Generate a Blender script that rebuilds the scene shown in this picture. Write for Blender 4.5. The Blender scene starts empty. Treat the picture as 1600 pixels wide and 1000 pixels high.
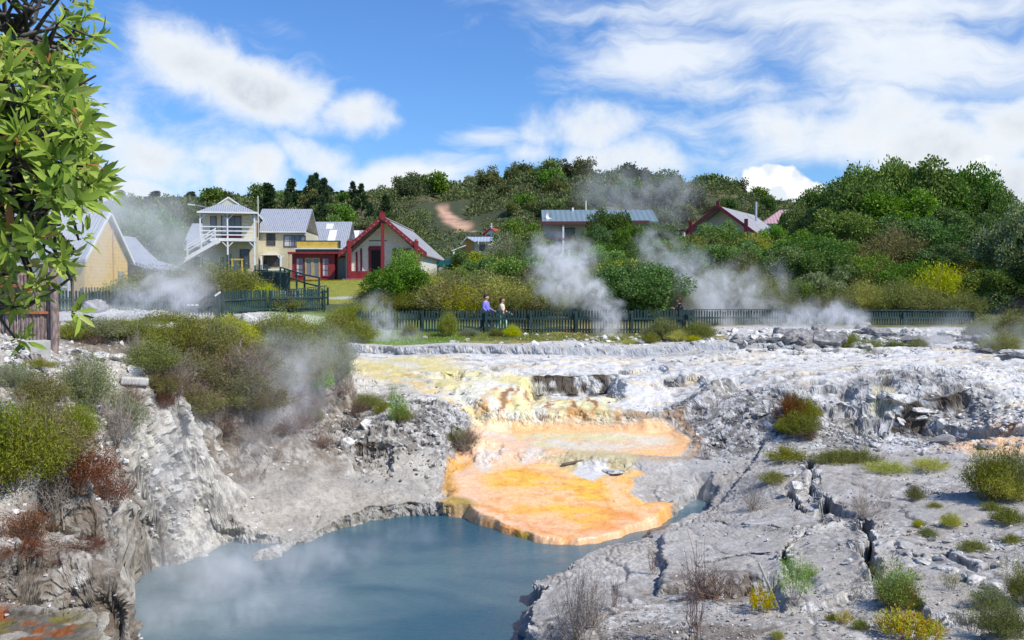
import bpy, math, random
import numpy as np
from mathutils import Vector, Matrix, Euler

scene = bpy.context.scene
C = scene.collection
# ---------------------------------------------------------------- camera, sky, sun, exposure
CAMZ = 5.2
F = 1443.0
PITCH = math.atan(55.0 / F)
cam = bpy.data.cameras.new('camera')
cam.sensor_width = 36.0
cam.lens = F / 1600 * 36.0
cam.clip_start = 0.1
cam.clip_end = 6000
camo = bpy.data.objects.new('camera', cam)
C.objects.link(camo)
camo.location = (0, 0, CAMZ)
camo.rotation_euler = (math.pi / 2 - PITCH, 0, 0)
scene.camera = camo
scene.view_settings.view_transform = 'Standard'
scene.view_settings.look = 'None'
scene.view_settings.gamma = 1
scene.view_settings.exposure = 0.25

SUN_EL = math.radians(47)
SUN_AZ = math.radians(124)          # from +Y towards +X: to the right of and a little behind the viewer
SD = Vector((math.sin(SUN_AZ) * math.cos(SUN_EL), math.cos(SUN_AZ) * math.cos(SUN_EL), math.sin(SUN_EL)))
sl = bpy.data.lights.new('sun', 'SUN')
sl.energy = 4.4
sl.angle = math.radians(0.5)
sl.color = (1.0, 0.955, 0.88)
so = bpy.data.objects.new('sun', sl)
C.objects.link(so)
so.rotation_euler = SD.to_track_quat('Z', 'Y').to_euler()
so.location = (20, -20, 60)

cp, sp = math.cos(PITCH), math.sin(PITCH)
def ray(px, py):
    u = (px - 800) / F; v = (500 - py) / F
    return (u, cp + v * sp, -sp + v * cp)
def PD(px, py, d):                   # a point at forward distance d
    r = ray(px, py); k = d / r[1]
    return Vector((r[0] * k, d, CAMZ + r[2] * k))
def PZ(px, py, z):                   # a point at height z
    r = ray(px, py); k = (z - CAMZ) / r[2]
    return (r[0] * k, r[1] * k)
def XD(px, d): return PD(px, 445, d).x
def ZD(py, d): return PD(800, py, d).z

# ---- node helpers
class NT:
    def __init__(s, tree): s.t = tree; s.n = tree.nodes; s.l = tree.links
    def new(s, typ, **kw):
        n = s.n.new(typ)
        ins = kw.pop('ins', {})
        for k, v in kw.items(): setattr(n, k, v)
        for k, v in ins.items():
            if isinstance(v, bpy.types.NodeSocket): s.l.new(v, n.inputs[k])
            else: n.inputs[k].default_value = v
        return n
    def math(s, op, a, b=0.0, c=None, clamp=False):
        ins = {0: a, 1: b}
        if c is not None: ins[2] = c
        return s.new('ShaderNodeMath', operation=op, use_clamp=clamp, ins=ins).outputs[0]
    def vmath(s, op, a, b=(0, 0, 0)):
        n = s.new('ShaderNodeVectorMath', operation=op, ins={0: a, 1: b})
        return n.outputs['Value'] if op in ('LENGTH', 'DOT_PRODUCT', 'DISTANCE') else n.outputs[0]
    def mapr(s, v, a, b, c=0.0, d=1.0, smooth=True):
        return s.new('ShaderNodeMapRange', interpolation_type='SMOOTHSTEP' if smooth else 'LINEAR',
                     ins={0: v, 1: a, 2: b, 3: c, 4: d}).outputs[0]
    def noise(s, vec, scale, detail=4, rough=0.55, dist=0.0, out=0, **kw):
        return s.new('ShaderNodeTexNoise', ins={'Vector': vec, 'Scale': scale, 'Detail': detail, 'Roughness': rough, 'Distortion': dist}, **kw).outputs[out]
    def mix(s, f, a, b, blend='MIX'):
        n = s.new('ShaderNodeMix', data_type='RGBA', blend_type=blend)
        for i, v in ((0, f), (6, a), (7, b)):
            if isinstance(v, bpy.types.NodeSocket): s.l.new(v, n.inputs[i])
            else: n.inputs[i].default_value = (v if i == 0 else (tuple(v) + (1,) if len(v) == 3 else v))
        return n.outputs[2]
    def scalev(s, v, sc, loc=(0, 0, 0), rot=(0, 0, 0)):
        return s.new('ShaderNodeMapping', ins={'Vector': v, 'Scale': sc, 'Location': loc, 'Rotation': rot}).outputs[0]

# ---- world: Nishita sky with clouds set out by azimuth and elevation
W = bpy.data.worlds.new('World'); scene.world = W; W.use_nodes = True
w = NT(W.node_tree); w.n.clear()
sky = w.new('ShaderNodeTexSky', sky_type='NISHITA', sun_disc=False, sun_elevation=SUN_EL, sun_rotation=SUN_AZ,
            altitude=300, air_density=1.15, dust_density=0.35, ozone_density=2.2)
tc = w.new('ShaderNodeTexCoord')
sep = w.new('ShaderNodeSeparateXYZ', ins={0: tc.outputs['Generated']})
az = w.math('ARCTAN2', sep.outputs[0], sep.outputs[1])
el = w.math('ARCSINE', sep.outputs[2])
ae = w.new('ShaderNodeCombineXYZ', ins={0: az, 1: el, 2: 0.0}).outputs[0]
def AE(px, py):
    r = Vector(ray(px, py)).normalized()
    return math.atan2(r.x, r.y), math.asin(r.z)
def blobs(vec, lst):
    tot = None
    for (px, py, rx, ry, rot, wt) in lst:
        a, e = AE(px, py)
        m = w.new('ShaderNodeMapping', vector_type='TEXTURE', ins={'Vector': vec, 'Location': (a, e, 0), 'Rotation': (0, 0, math.radians(rot)), 'Scale': (rx / F, ry / F, 1)}).outputs[0]
        k = w.math('MULTIPLY', w.mapr(w.vmath('LENGTH', m), 1.5, 0.0), wt)
        tot = k if tot is None else w.math('MAXIMUM', tot, k)
    return tot
warp = w.vmath('ADD', ae, w.vmath('MULTIPLY', w.vmath('SUBTRACT', w.noise(ae, 9, 3, out=1), (.5, .5, .5)), (.10, .075, 0)))
cum_b = blobs(warp, [(300, 85, 150, 75, -18, .9), (420, 145, 150, 78, -15, .95), (560, 185, 80, 60, -12, .9), (250, 240, 170, 70, -12, .8), (370, 262, 120, 60, -12, .9),
                     (500, 255, 100, 42, -20, .75), (925, 195, 120, 70, 0, .85), (980, 250, 150, 60, -8, .9), (830, 240, 110, 45, 0, .6),
                     (1340, 205, 200, 80, 0, .85), (1480, 240, 170, 80, 0, .9), (1570, 195, 70, 60, 0, 1.0), (1130, 290, 60, 40, 0, .8),
                     (130, 200, 150, 120, 0, .62), (200, 290, 200, 50, 0, .75), (640, 285, 200, 45, 0, .75), (1640, 300, 260, 80, 0, .95), (1430, 60, 200, 60, -8, .55), (1050, 120, 160, 60, 0, .5), (1250, 150, 200, 50, 0, .45), (1900, 200, 300, 160, 0, .8), (-300, 200, 300, 160, 0, .8), (735, 48, 38, 34, 0, .5)])
f1 = w.noise(ae, 8.5, 9, .66, 0.15)
f2 = w.noise(w.vmath('ADD', ae, (-.012, .02, 0)), 8.5, 9, .66, 0.15)
c1 = w.math('ADD', cum_b, w.math('MULTIPLY', w.math('SUBTRACT', f1, .5), 1.25))
d1 = w.mapr(c1, .32, .86)
cb = blobs(w.vmath('ADD', ae, w.vmath('MULTIPLY', w.vmath('SUBTRACT', w.noise(ae, 26, 3, out=1), (.5, .5, .5)), (.028, .028, 0))),
           [(1205, 300, 72, 44, 0, 1), (1250, 310, 50, 34, 0, 1), (1110, 300, 34, 20, 0, .8), (1530, 275, 26, 34, 0, .8), (1160, 305, 40, 34, 0, .9)])
d2 = w.mapr(w.math('ADD', cb, w.math('MULTIPLY', w.math('SUBTRACT', w.noise(ae, 30, 5, .55), .5), .35)), .34, .46)
cir_v = w.scalev(warp, (4.0, 15.0, 1), rot=(0, 0, math.radians(7)))
cir_b = blobs(ae, [(1330, 10, 520, 48, -3, .9), (1040, 90, 210, 65, -4, .95), (1400, 90, 280, 80, -10, 1.0), (1480, 190, 260, 120, 0, .6), (1150, 200, 300, 60, 0, .5), (330, 170, 260, 150, -15, .40), (1230, 170, 260, 22, 8, .75), (1000, 20, 250, 28, 0, .6),
                   (1250, 235, 260, 40, 3, .7), (650, 265, 160, 30, 12, .85), (760, 215, 100, 20, 5, .7), (1550, 60, 160, 60, 20, .6), (1100, 130, 200, 40, -10, .7), (430, 40, 90, 22, -20, .3), (200, 130, 100, 60, -30, .4), (2100, 0, 600, 60, 0, .7), (-500, 0, 500, 60, 0, .6)])
f3 = w.noise(cir_v, 2.2, 9, .62, .35)
d3 = w.mapr(w.math('ADD', cir_b, w.math('MULTIPLY', w.math('SUBTRACT', f3, .5), 1.5)), .16, 1.05, 0, .95)
shade = w.mapr(w.math('SUBTRACT', f1, f2), -.10, .10)
thick = w.mapr(c1, .6, 1.25)
ccol = w.mix(w.math('MULTIPLY', thick, w.math('SUBTRACT', 1.0, w.math('MULTIPLY', shade, .55))), (8.6, 9.0, 9.4), (4.6, 5.2, 6.2))
skyc = w.mix(1.0, sky.outputs[0], (.62, .97, 1.48), 'MULTIPLY')
col = w.mix(d3, skyc, (8.0, 8.6, 9.4))
col = w.mix(d1, col, ccol)
bump2 = w.noise(ae, 34, 4, .5)
col = w.mix(d2, col, w.mix(w.mapr(bump2, .42, .62), (7.6, 8.2, 8.9), (11, 11, 11)))
bg = w.new('ShaderNodeBackground', ins={0: col, 1: 0.09})
wo = w.new('ShaderNodeOutputWorld', ins={0: bg.outputs[0]})

# ---------------------------------------------------------------- numpy noise
_T = np.random.RandomState(7).rand(1 << 20).astype(np.float32)
def _h(ix, iy, s): return _T[((ix * 1013 + iy * 7919 + ((ix * iy) & 4095) * 613 + s * 52711) & 0xfffff)]
def vnoise(x, y, s=0):
    fx0 = np.floor(x); fy0 = np.floor(y); fx = (x - fx0).astype(np.float32); fy = (y - fy0).astype(np.float32)
    ix = fx0.astype(np.int32); iy = fy0.astype(np.int32)
    fx = fx * fx * (3 - 2 * fx); fy = fy * fy * (3 - 2 * fy)
    a = _h(ix, iy, s); b = _h(ix + 1, iy, s); c = _h(ix, iy + 1, s); d = _h(ix + 1, iy + 1, s)
    a = a + (b - a) * fx; c = c + (d - c) * fx
    return a + (c - a) * fy
def fbm(x, y, o=4, s=0, g=.5):
    t = 0; a = 1; n = 0
    for k in range(o):
        t = t + a * vnoise(x, y, s + k); n += a; a *= g
        x, y = x * 1.62 + y * 1.21 + 7.3, y * 1.62 - x * 1.21 + 3.1
    return t / n
def ridged(x, y, o=4, s=0):
    t = 0; a = 1; n = 0
    for k in range(o):
        t = t + a * (1 - np.abs(2 * vnoise(x, y, s + k) - 1)); n += a; a *= .5
        x, y = x * 1.62 + y * 1.21 + 7.3, y * 1.62 - x * 1.21 + 3.1
    return t / n
def worley(x, y, s=0):
    fx0 = np.floor(x); fy0 = np.floor(y); ix = fx0.astype(np.int32); iy = fy0.astype(np.int32)
    fx = (x - fx0).astype(np.float32); fy = (y - fy0).astype(np.float32)
    f1 = np.full(x.shape, 9.0, np.float32); f2 = f1.copy(); idv = np.zeros(x.shape, np.float32)
    for dx in (-1, 0, 1):
        for dy in (-1, 0, 1):
            cx = ix + dx; cy = iy + dy
            d = np.hypot(dx + _h(cx, cy, s) - fx, dy + _h(cx, cy, s + 7) - fy)
            m = d < f1
            f2 = np.where(m, f1, np.minimum(f2, d)); idv = np.where(m, _h(cx, cy, s + 13), idv); f1 = np.where(m, d, f1)
    return f1, f2, idv
def sst(a, b, x):
    t = np.clip((x - a) / (b - a), 0, 1); return t * t * (3 - 2 * t)
def seg_d(x, y, pts, closed=False):
    d = np.full(x.shape, 1e9); n = len(pts)
    for i in range(n if closed else n - 1):
        ax, ay = pts[i]; bx, by = pts[(i + 1) % n]
        vx, vy = bx - ax, by - ay
        t = np.clip(((x - ax) * vx + (y - ay) * vy) / (vx * vx + vy * vy + 1e-9), 0, 1)
        d = np.minimum(d, np.hypot(x - ax - t * vx, y - ay - t * vy))
    return d
def sdf(x, y, pts):                  # positive inside
    d = seg_d(x, y, pts, True); ins = np.zeros(x.shape, bool); n = len(pts)
    for i in range(n):
        ax, ay = pts[i]; bx, by = pts[(i + 1) % n]
        if ay == by: continue
        c = ((ay > y) != (by > y)) & (x < (bx - ax) * (y - ay) / (by - ay) + ax)
        ins ^= c
    return np.where(ins, d, -d)

# ---------------------------------------------------------------- terrain
def ring(lst): return [PZ(px, py, z) for px, py, z in lst]
CP = [  # (px, py, z) seen points of the ground
 (45,538,4.1),(100,497,3.85),(300,492,3.9),(480,497,3.75),(200,512,3.9),(130,560,3.75),(0,600,3.6),(0,625,3.4),(120,620,3.35),(0,760,2.7),(90,740,2.6),(0,860,2.15),(140,870,1.9),(0,1000,2.2),(120,1000,2.0),
 (250,590,3.3),(330,585,3.35),(400,575,3.2),(480,560,3.1),(530,580,2.6),(300,540,3.7),(400,530,3.5),
 (300,870,.2),(400,830,.35),(350,800,.5),(450,765,.75),(500,745,.85),(560,790,.35),(620,770,.45),(650,725,.8),(560,700,1.15),(600,660,1.7),(640,632,1.95),(715,640,1.75),(700,660,1.6),(735,700,1.0),(690,795,.22),
 (720,790,.16),(850,815,.14),(960,812,.14),(1050,790,.16),(900,740,.68),(1000,720,.85),(760,710,.88),(1070,690,1.05),(900,685,1.1),(780,660,1.3),(900,660,1.32),(1060,668,1.25),
 (850,620,1.9),(940,625,1.85),(700,600,2.15),(620,572,2.4),(850,600,2.1),(1000,640,1.6),(1000,600,2.15),(1080,640,1.55),(560,590,2.35),(640,620,2.05),
 (600,553,2.62),(900,562,2.52),(1100,565,2.5),(1300,562,2.55),(1500,572,2.6),(1000,552,2.62),(1300,548,2.75),(700,540,2.85),(900,540,2.85),(1100,538,2.9),(800,530,2.95),(1000,526,3.0),(600,527,3.0),(1200,524,3.1),(1400,522,3.1),(1590,545,2.9),
 (1590,590,2.55),(1400,595,2.5),(1250,590,2.5),(1500,600,2.5),
 (1100,600,2.35),(1200,612,2.2),(1140,650,1.65),(1250,650,1.75),(1300,655,1.6),(1400,655,1.55),(1500,650,1.65),(1250,690,1.2),(1400,695,1.2),(1120,690,1.05),(1580,640,1.9),(1590,700,1.4),(1500,705,1.25),
 (1000,850,.42),(880,900,.4),(820,940,.42),(830,1000,.4),(1000,1000,.6),(1200,1000,.85),(1500,1000,1.0),(1300,850,.95),(1500,850,1.05),(1100,830,.4),(1140,780,.3),(1120,745,.55),(1200,740,.95),(1350,740,1.0),(1500,760,1.1),(1590,800,1.15),(1100,720,.75),(1020,900,.5),(1050,745,.5),(1180,900,.8),(1000,760,.45)]
cps = [(*PZ(a, b, z), z) for a, b, z in CP]
for px, py, d in [(400,442,72),(560,437,72),(640,440,72),(700,440,82),(550,468,55),(460,480,45),(250,465,50),(120,463,48),(20,470,45),(360,428,88),(850,401,80),(950,401,80),(1110,398,82),(760,430,70),(850,460,58),(1000,450,60),(1200,420,75),
                  (700,490,47),(900,492,47),(1100,492,47),(1300,490,48),(1500,490,48),(1400,385,66),(1290,392,66),(1500,392,66),(1400,440,54),(1560,400,60),(1590,500,45),(500,420,95),(250,425,85),(100,430,80),(-200,430,80),(1800,430,80),(740,405,100),(1300,400,95),(1500,370,95)]:
    p = PD(px, py, d); cps.append((p.x, p.y, p.z))
for px, d, yb, yt in [(205,15.7,930,660),(255,17.4,880,640),(300,20.0,790,640),(370,21.6,745,612),(450,23.9,690,582),(530,25.7,652,592)]:
    p = PD(px, yb, d - .45); q = PD(px, yt, d + .45); cps += [(p.x, p.y, p.z + .35), (q.x, q.y, q.z - .45)]
cps += [(0,2,3.5),(-4,3,3.9),(5,3,3.3),(0,8,1.0),(-9.5,11,3.3),(-8.5,12.5,3.6),(4,8,1.1),(-4,7,2.3),(9,8,1.6),(14,12,1.6),(-9,8,2.9),(-12,14,3.9),(16,20,1.9),(20,30,3),(0,-3,3.8),(-16,25,3.9),(0,11,.1),(-1,13,-.1)]
CX = np.array([c[0] for c in cps]); CY = np.array([c[1] for c in cps]); CZ = np.array([c[2] for c in cps])
def _k(r): return np.sqrt(r * r + 0.3)
_A = _k(np.hypot(CX[:, None] - CX[None], CY[:, None] - CY[None])) - np.eye(len(CX)) * 0.15
_M = np.block([[_A, np.ones((len(CX), 1))], [np.ones((1, len(CX))), np.zeros((1, 1))]])
_Wt = np.linalg.solve(_M, np.append(CZ, 0))
def rbf_exact(x, y):
    t = np.full(x.shape, _Wt[-1])
    for i in range(len(CX)): t = t + _Wt[i] * _k(np.hypot(x - CX[i], y - CY[i]))
    return t
_gs = .4; _gx0, _gy0 = -130.0, -8.0
_ggx, _ggy = np.meshgrid(np.arange(_gx0, 130, _gs), np.arange(_gy0, 130, _gs), indexing='ij')
_gg = rbf_exact(_ggx, _ggy)
def rbf(x, y):
    u = np.clip((x - _gx0) / _gs, 0, _gg.shape[0] - 2.001); v = np.clip((y - _gy0) / _gs, 0, _gg.shape[1] - 2.001)
    i = u.astype(int); j = v.astype(int); u = u - i; v = v - j
    return (_gg[i, j] * (1 - u) + _gg[i + 1, j] * u) * (1 - v) + (_gg[i, j + 1] * (1 - u) + _gg[i + 1, j + 1] * u) * v
# hill: ground skyline by azimuth (treetops stand about 6 m above it)
HS = [(-600,350),(0,345),(180,345),(300,338),(430,335),(520,330),(580,325),(650,306),(700,303),(760,298),(850,289),(900,291),(960,296),(1020,303),(1080,312),(1140,322),(1200,338),(1300,350),(1450,358),(1600,362),(2300,370)]
HA = np.array([math.atan2((a - 800) / F, 1) for a, b in HS]); HT = np.array([(445 - b) / F for a, b in HS])
def hill(x, y):
    r = np.hypot(x, y); a = np.arctan2(x, np.maximum(y, .01))
    t = np.interp(a, HA, HT); R = 330 - 70 * np.exp(-((a - .05) / .25) ** 2)
    top = CAMZ + t * R
    s = sst(0, 1, (r - 105) / (R - 105)) * .75 + .25 * np.clip((r - 105) / (R - 105), 0, 1)
    h = 7.6 + (top - 7.6) * s + (fbm(x / 24, y / 24, 3, 5) - .5) * 9 * sst(115, 180, r) * (1 - sst(R * .8, R, r))
    return np.where(r > R, top - (r - R) * .12, h)

POOL = ring([(187,1010,0),(195,965,0),(212,925,0),(235,893,0),(262,884,0),(340,905,0),(360,893,0),(430,872,0),(520,838,0),(575,818,0),(640,808,0),(690,808,0),(715,812,0),(740,822,0),(768,830,0),(800,841,0),(830,848,0),(865,853,0),(900,855,0),(940,851,0),(975,843,0),(1010,832,0),(1040,820,0),(1060,806,0),(1080,790,0),(1100,778,0),(1106,786,0),(1092,806,0),(1040,825,0),(1003,838,0),(1003,858,0),(960,868,0),(905,885,0),(875,905,0),(874,918,0),(830,932,0),(818,945,0),(838,955,0),(812,975,0),(806,1010,0)]) + [(.4, 11), (-.5, 10.2), (-3, 9.8), (-5.6, 11.0), (-6.3, 12.4)]
MAT = ring([(694,800,.2),(702,780,.3),(706,735,.7),(720,700,.95),(760,712,.9),(830,708,.9),(900,715,.85),(1000,730,.75),(985,760,.55),(1010,775,.45),(1045,783,.32),(1062,792,.28),(1058,806,.22),(1030,818,.2),(1000,832,.16),(960,838,.15),(920,850,.13),(870,850,.12),(830,845,.12),(800,832,.13),(770,828,.13),(735,812,.15)])
UPP = ring([(735,690,1.05),(770,655,1.3),(850,655,1.35),(950,662,1.3),(1055,668,1.25),(1075,690,1.05),(1065,712,.95),(960,712,.9),(900,716,.88),(830,708,.9),(740,715,.9)])
T1 = ring([(380,552,2.6),(536,549,2.65),(700,550,2.65),(900,551,2.65),(1100,549,2.66),(1300,548,2.66),(1480,552,2.66),(1640,556,2.66)]) + [(60, 45), (60, 70), (-60, 70), (-14, 45)]
T2 = ring([(1085,598,2.35),(1160,592,2.45),(1240,604,2.4),(1300,612,2.3),(1375,610,2.3),(1440,612,2.3),(1530,625,2.2),(1600,640,2.1),(1700,650,2.1)]) + [(30, 30), (30, 34), (8, 34), (5, 32)]
CAS = ring([(690,628,1.6),(770,645,1.6),(850,643,1.6),(940,648,1.55),(1040,655,1.45),(1120,628,1.9),(1160,595,2.4),(1000,570,2.4),(620,575,2.4)])
CLF = [(-4.4, 9.8), (-4.9, 11.2), (-5.8, 13), (-6.42, 15.7), (-6.5, 17.4), (-6.9, 20), (-6.4, 21.6), (-5.8, 23.9), (-4.8, 25.7), (-4.75, 28), (-6, 31), (-9, 36), (-26, 40), (-26, 9)]
LED = ring([(-80,735,2.4),(60,745,2.4),(140,735,2.4),(215,740,2.2),(330,735,1.9),(300,560,3),(-80,560,3)])
MOS = [(-3.0, 4), (-3.2, 7), (-3.75, 8.5), (-3.95, 9.0), (-4.6, 9.25), (-6, 9.15), (-9, 9), (-9, 4)]
def L3(*a): return ring(a)
CRACKS = []; HOLES = []
CRK_PX = [([(1262,722),(1270,745),(1262,762),(1290,785),(1282,805),(1300,820)], .12, .45),
 ([(1290,790),(1310,800),(1350,812),(1362,840),(1345,862),(1362,880),(1375,900)], .13, .7),
 ([(1300,818),(1270,830),(1240,842),(1228,856),(1200,862),(1150,868),(1080,880)], .07, .25),
 ([(1228,856),(1222,876),(1232,895)], .08, .3),
 ([(1362,840),(1390,838),(1440,828),(1475,812)], .045, .13),
 ([(1400,850),(1415,860),(1425,876)], .06, .35),
 ([(1440,870),(1475,868),(1500,885),(1530,902),(1550,895)], .13, .5),
 ([(1230,770),(1245,790),(1262,800)], .09, .25), ([(1375,900),(1382,930)], .05, .2), ([(1120,812),(1180,826),(1240,830)], .03, .06), ([(1420,760),(1480,775),(1560,770)], .03, .07)]
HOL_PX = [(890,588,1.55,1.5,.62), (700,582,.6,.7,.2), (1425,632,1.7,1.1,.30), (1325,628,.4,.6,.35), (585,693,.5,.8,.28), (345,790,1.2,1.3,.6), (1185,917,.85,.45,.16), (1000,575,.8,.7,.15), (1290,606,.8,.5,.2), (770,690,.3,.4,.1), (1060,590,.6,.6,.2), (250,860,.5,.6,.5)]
SLB = ring([(1030,930,.6),(1120,902,.8),(1215,905,.85),(1225,945,.9),(1290,947,.9),(1345,925,.95),(1380,905,.98),(1450,960,1.0),(1620,985,1.0),(1800,900,1.1),(1700,700,1.2),(1200,700,1.0),(1040,830,.5)])
def warpxy(x, y, a=.22, f=1.1, s=40):
    return x + (fbm(x * f, y * f, 4, s) - .5) * 2 * a, y + (fbm(x * f + 31, y * f + 17, 4, s + 9) - .5) * 2 * a
def ground(x, y, fine=False):
    x = np.atleast_1d(np.asarray(x, float)); y = np.atleast_1d(np.asarray(y, float))
    r = np.hypot(x, y)
    m = sst(95, 125, r)
    z = np.where(m < 1, rbf(np.where(m < 1, x, 0), np.where(m < 1, y, 30)), 0) * (1 - m) + (hill(x, y) * m if m.max() > 0 else 0)
    near = r < 60
    if not near.any(): return (z, {}) if fine else z
    wx, wy = warpxy(x, y)
    def step(poly, d, w_, L, ww=(wx, wy)):
        s = sdf(ww[0], ww[1], poly)
        return d * (sst(-w_, w_, s) - .5) * np.exp(-np.abs(s) / L), s
    st, sT1 = step(T1, .30, .07, 1.2, warpxy(x, y, .12, .8)); z = z + st * near
    st, sT2 = step(T2, .40, .08, .9); z = z + st * near * sst(7.0, 8.6, x)
    st, sCAS = step(CAS, .5, .22, .9); z = z + st * near * (.12 + .88 * sst(-1.7, -.7, x))
    st, sCLF = step(CLF, .9, .3, 1.3, warpxy(x, y, .35, .7)); z = z + st * near
    st, sLED = step(LED, .35, .12, .6, warpxy(x, y, .35, .9)); z = z + st * near
    st, sSLB = step(SLB, .16, .06, .8, warpxy(x, y, .10, 1.4)); z = z + st * near
    sm = sdf(wx, wy, MOS); z = np.where(near, np.maximum(z, np.where(sm > -.3, 2.0 * sst(-.12, .1, sm) , -9)), z)
    w2 = warpxy(x, y, .16, 1.9)
    sP = sdf(w2[0], w2[1], POOL)
    sM = sdf(wx * .4 + x * .6 + (fbm(x * 2.6, y * 2.6, 4, 61) - .5) * .7, wy * .4 + y * .6 + (fbm(x * 2.6, y * 2.6, 4, 62) - .5) * .7, MAT)
    zm = .13 + np.clip(y - 19.0, 0, 9) * .13
    z = np.where(sM > -.45, z + (zm - z) * sst(-.45, .2, sM), z)
    bank = sst(-.02, .28, -sP + .05)
    low = -.5 - .6 * np.clip(sP, 0, 1)
    z = np.where(near, np.where(sP > -.3, low + (np.maximum(z, .14 - .09 * sst(-.8, -.2, sM)) - low) * bank, z), z)
    crk = np.zeros(x.shape)
    w3 = warpxy(x, y, .16, 2.6)
    for pts, wd, dp in CRACKS:
        d = seg_d(w3[0], w3[1], pts); ww = wd * .66 * (.6 + .8 * fbm(x * 1.7, y * 1.7, 2, 77))
        c = np.exp(-(d / ww) ** 4); crk = np.maximum(crk, c); z = z - dp * 1.1 * c * near
        z = z + .05 * np.exp(-((d - ww * 1.7) / .12) ** 2) * (vnoise(x * 1.1, y * 1.1, 3) > .5) * near
    hol = np.zeros(x.shape)
    for cx, cy, rx, ry, dp in HOLES:     # a bite with an upright back wall, its floor running out towards the viewer's side
        u = (wx - cx) / rx; v = (wy - cy) / ry
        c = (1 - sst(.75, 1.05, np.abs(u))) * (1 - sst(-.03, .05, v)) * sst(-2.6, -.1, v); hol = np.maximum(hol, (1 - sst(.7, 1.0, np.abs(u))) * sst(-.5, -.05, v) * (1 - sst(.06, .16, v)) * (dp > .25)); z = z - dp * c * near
    if fine: return z, dict(P=sP, M=sM, T1=sT1, T2=sT2, CAS=sCAS, CLF=sCLF, LED=sLED, MOS=sm, crk=crk, hol=hol, r=r)
    return z
def gz(x, y): return float(ground(x, y)[0])
def G(px, py, lo=7, hi=60):          # where the sight line meets the ground
    r = ray(px, py); d = np.geomspace(lo, hi, 500)
    X = r[0] / r[1] * d; Z = CAMZ + r[2] / r[1] * d
    g = ground(X, d); k = np.argmax(Z < g)
    if not (Z < g).any(): k = len(d) - 1
    return Vector((X[k], d[k], float(g[k])))

def Gs(pts, lo=8.5, hi=60, n=420):
    R_ = np.array([ray(px, py) for px, py in pts]); d = np.geomspace(lo, hi, n)
    X = R_[:, :1] / R_[:, 1:2] * d; Y = np.broadcast_to(d, X.shape); Z = CAMZ + R_[:, 2:] / R_[:, 1:2] * d
    D = Z - ground(X.ravel(), Y.ravel()).reshape(X.shape); out = []
    for i in range(len(pts)):
        k = int(np.argmax(D[i] < 0)) if (D[i] < 0).any() else n - 1
        t = 0 if k == 0 else D[i, k - 1] / (D[i, k - 1] - D[i, k] + 1e-9)
        dd = d[k] if k == 0 else d[k - 1] + (d[k] - d[k - 1]) * min(max(t, 0), 1)
        out.append((R_[i, 0] / R_[i, 1] * dd, dd))
    return out
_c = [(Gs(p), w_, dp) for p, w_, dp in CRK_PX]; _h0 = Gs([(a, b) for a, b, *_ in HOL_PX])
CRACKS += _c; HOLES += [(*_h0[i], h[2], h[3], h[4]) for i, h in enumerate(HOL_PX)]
SC_POLY = [tuple(q) for q in Gs([(682,326),(697,328),(712,340),(735,353),(737,368),(718,362),(702,350)], 130, 330)]
def link(name, me, mat=None, parent=None):
    o = bpy.data.objects.new(name, me); C.objects.link(o)
    if mat is not None:
        for m_ in (mat if isinstance(mat, (list, tuple)) else [mat]): me.materials.append(m_)
    if parent is not None: o.parent = parent
    return o
def np_mesh(name, V, Fc, smooth=False, mi=None):
    me = bpy.data.meshes.new(name)
    V = np.asarray(V, np.float32); Fc = np.asarray(Fc, np.int32); n = Fc.shape[1]
    me.vertices.add(len(V)); me.vertices.foreach_set('co', V.ravel())
    me.loops.add(Fc.size); me.loops.foreach_set('vertex_index', Fc.ravel())
    me.polygons.add(len(Fc)); me.polygons.foreach_set('loop_start', np.arange(0, Fc.size, n, dtype=np.int32))
    if mi is not None: me.polygons.foreach_set('material_index', np.asarray(mi, np.int32))
    me.polygons.foreach_set('use_smooth', np.full(len(Fc), smooth))
    me.update(calc_edges=True); me.validate()
    return me
def tag(o, label=None, cat=None, group=None, kind=None):
    if label: o['label'] = label
    if cat: o['category'] = cat
    if group: o['group'] = group
    if kind: o['kind'] = kind
    return o

aa = np.radians(31.5)
ab = np.radians(38); ang = np.concatenate([np.linspace(-1.35, -ab, 50)[:-1], np.linspace(-ab, -aa, 70)[:-1], np.linspace(-aa, aa, 900), np.linspace(aa, ab, 70)[1:], np.linspace(ab, 1.35, 50)[1:]])
NR = 960
rs0 = np.geomspace(8.4, 44, 1500); ca_ = ang[::6]; rr0, aa0 = np.meshgrid(rs0, ca_, indexing='ij')
zz0 = ground((rr0 * np.sin(aa0)).ravel(), (rr0 * np.cos(aa0)).ravel()).reshape(rr0.shape)
dr = np.diff(rr0, axis=0); dz = np.diff(zz0, axis=0); wgt = np.sqrt((dr * (.30 + 3.2 / rr0[1:])) ** 2 + dz ** 2) / rr0[1:]
kk = np.ones(9) / 9
wgt = np.apply_along_axis(lambda v: np.convolve(np.pad(v, 4, 'edge'), kk, 'valid'), 0, wgt); wgt = np.apply_along_axis(lambda v: np.convolve(np.pad(v, 1, 'edge'), np.ones(3) / 3, 'valid'), 1, wgt)
cum = np.concatenate([np.zeros((1, wgt.shape[1])), np.cumsum(wgt, 0)]); cum /= cum[-1]
rc = np.stack([np.interp(np.linspace(0, 1, NR), cum[:, j], rs0) for j in range(len(ca_))], 1)
rfull = np.stack([np.interp(ang, ca_, rc[i]) for i in range(NR)], 0)
r0_ = np.geomspace(.6, 8.4, 30)[:-1]; r1_ = np.concatenate([np.geomspace(44, 420, 180)[1:], np.geomspace(440, 3500, 14)])
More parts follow.
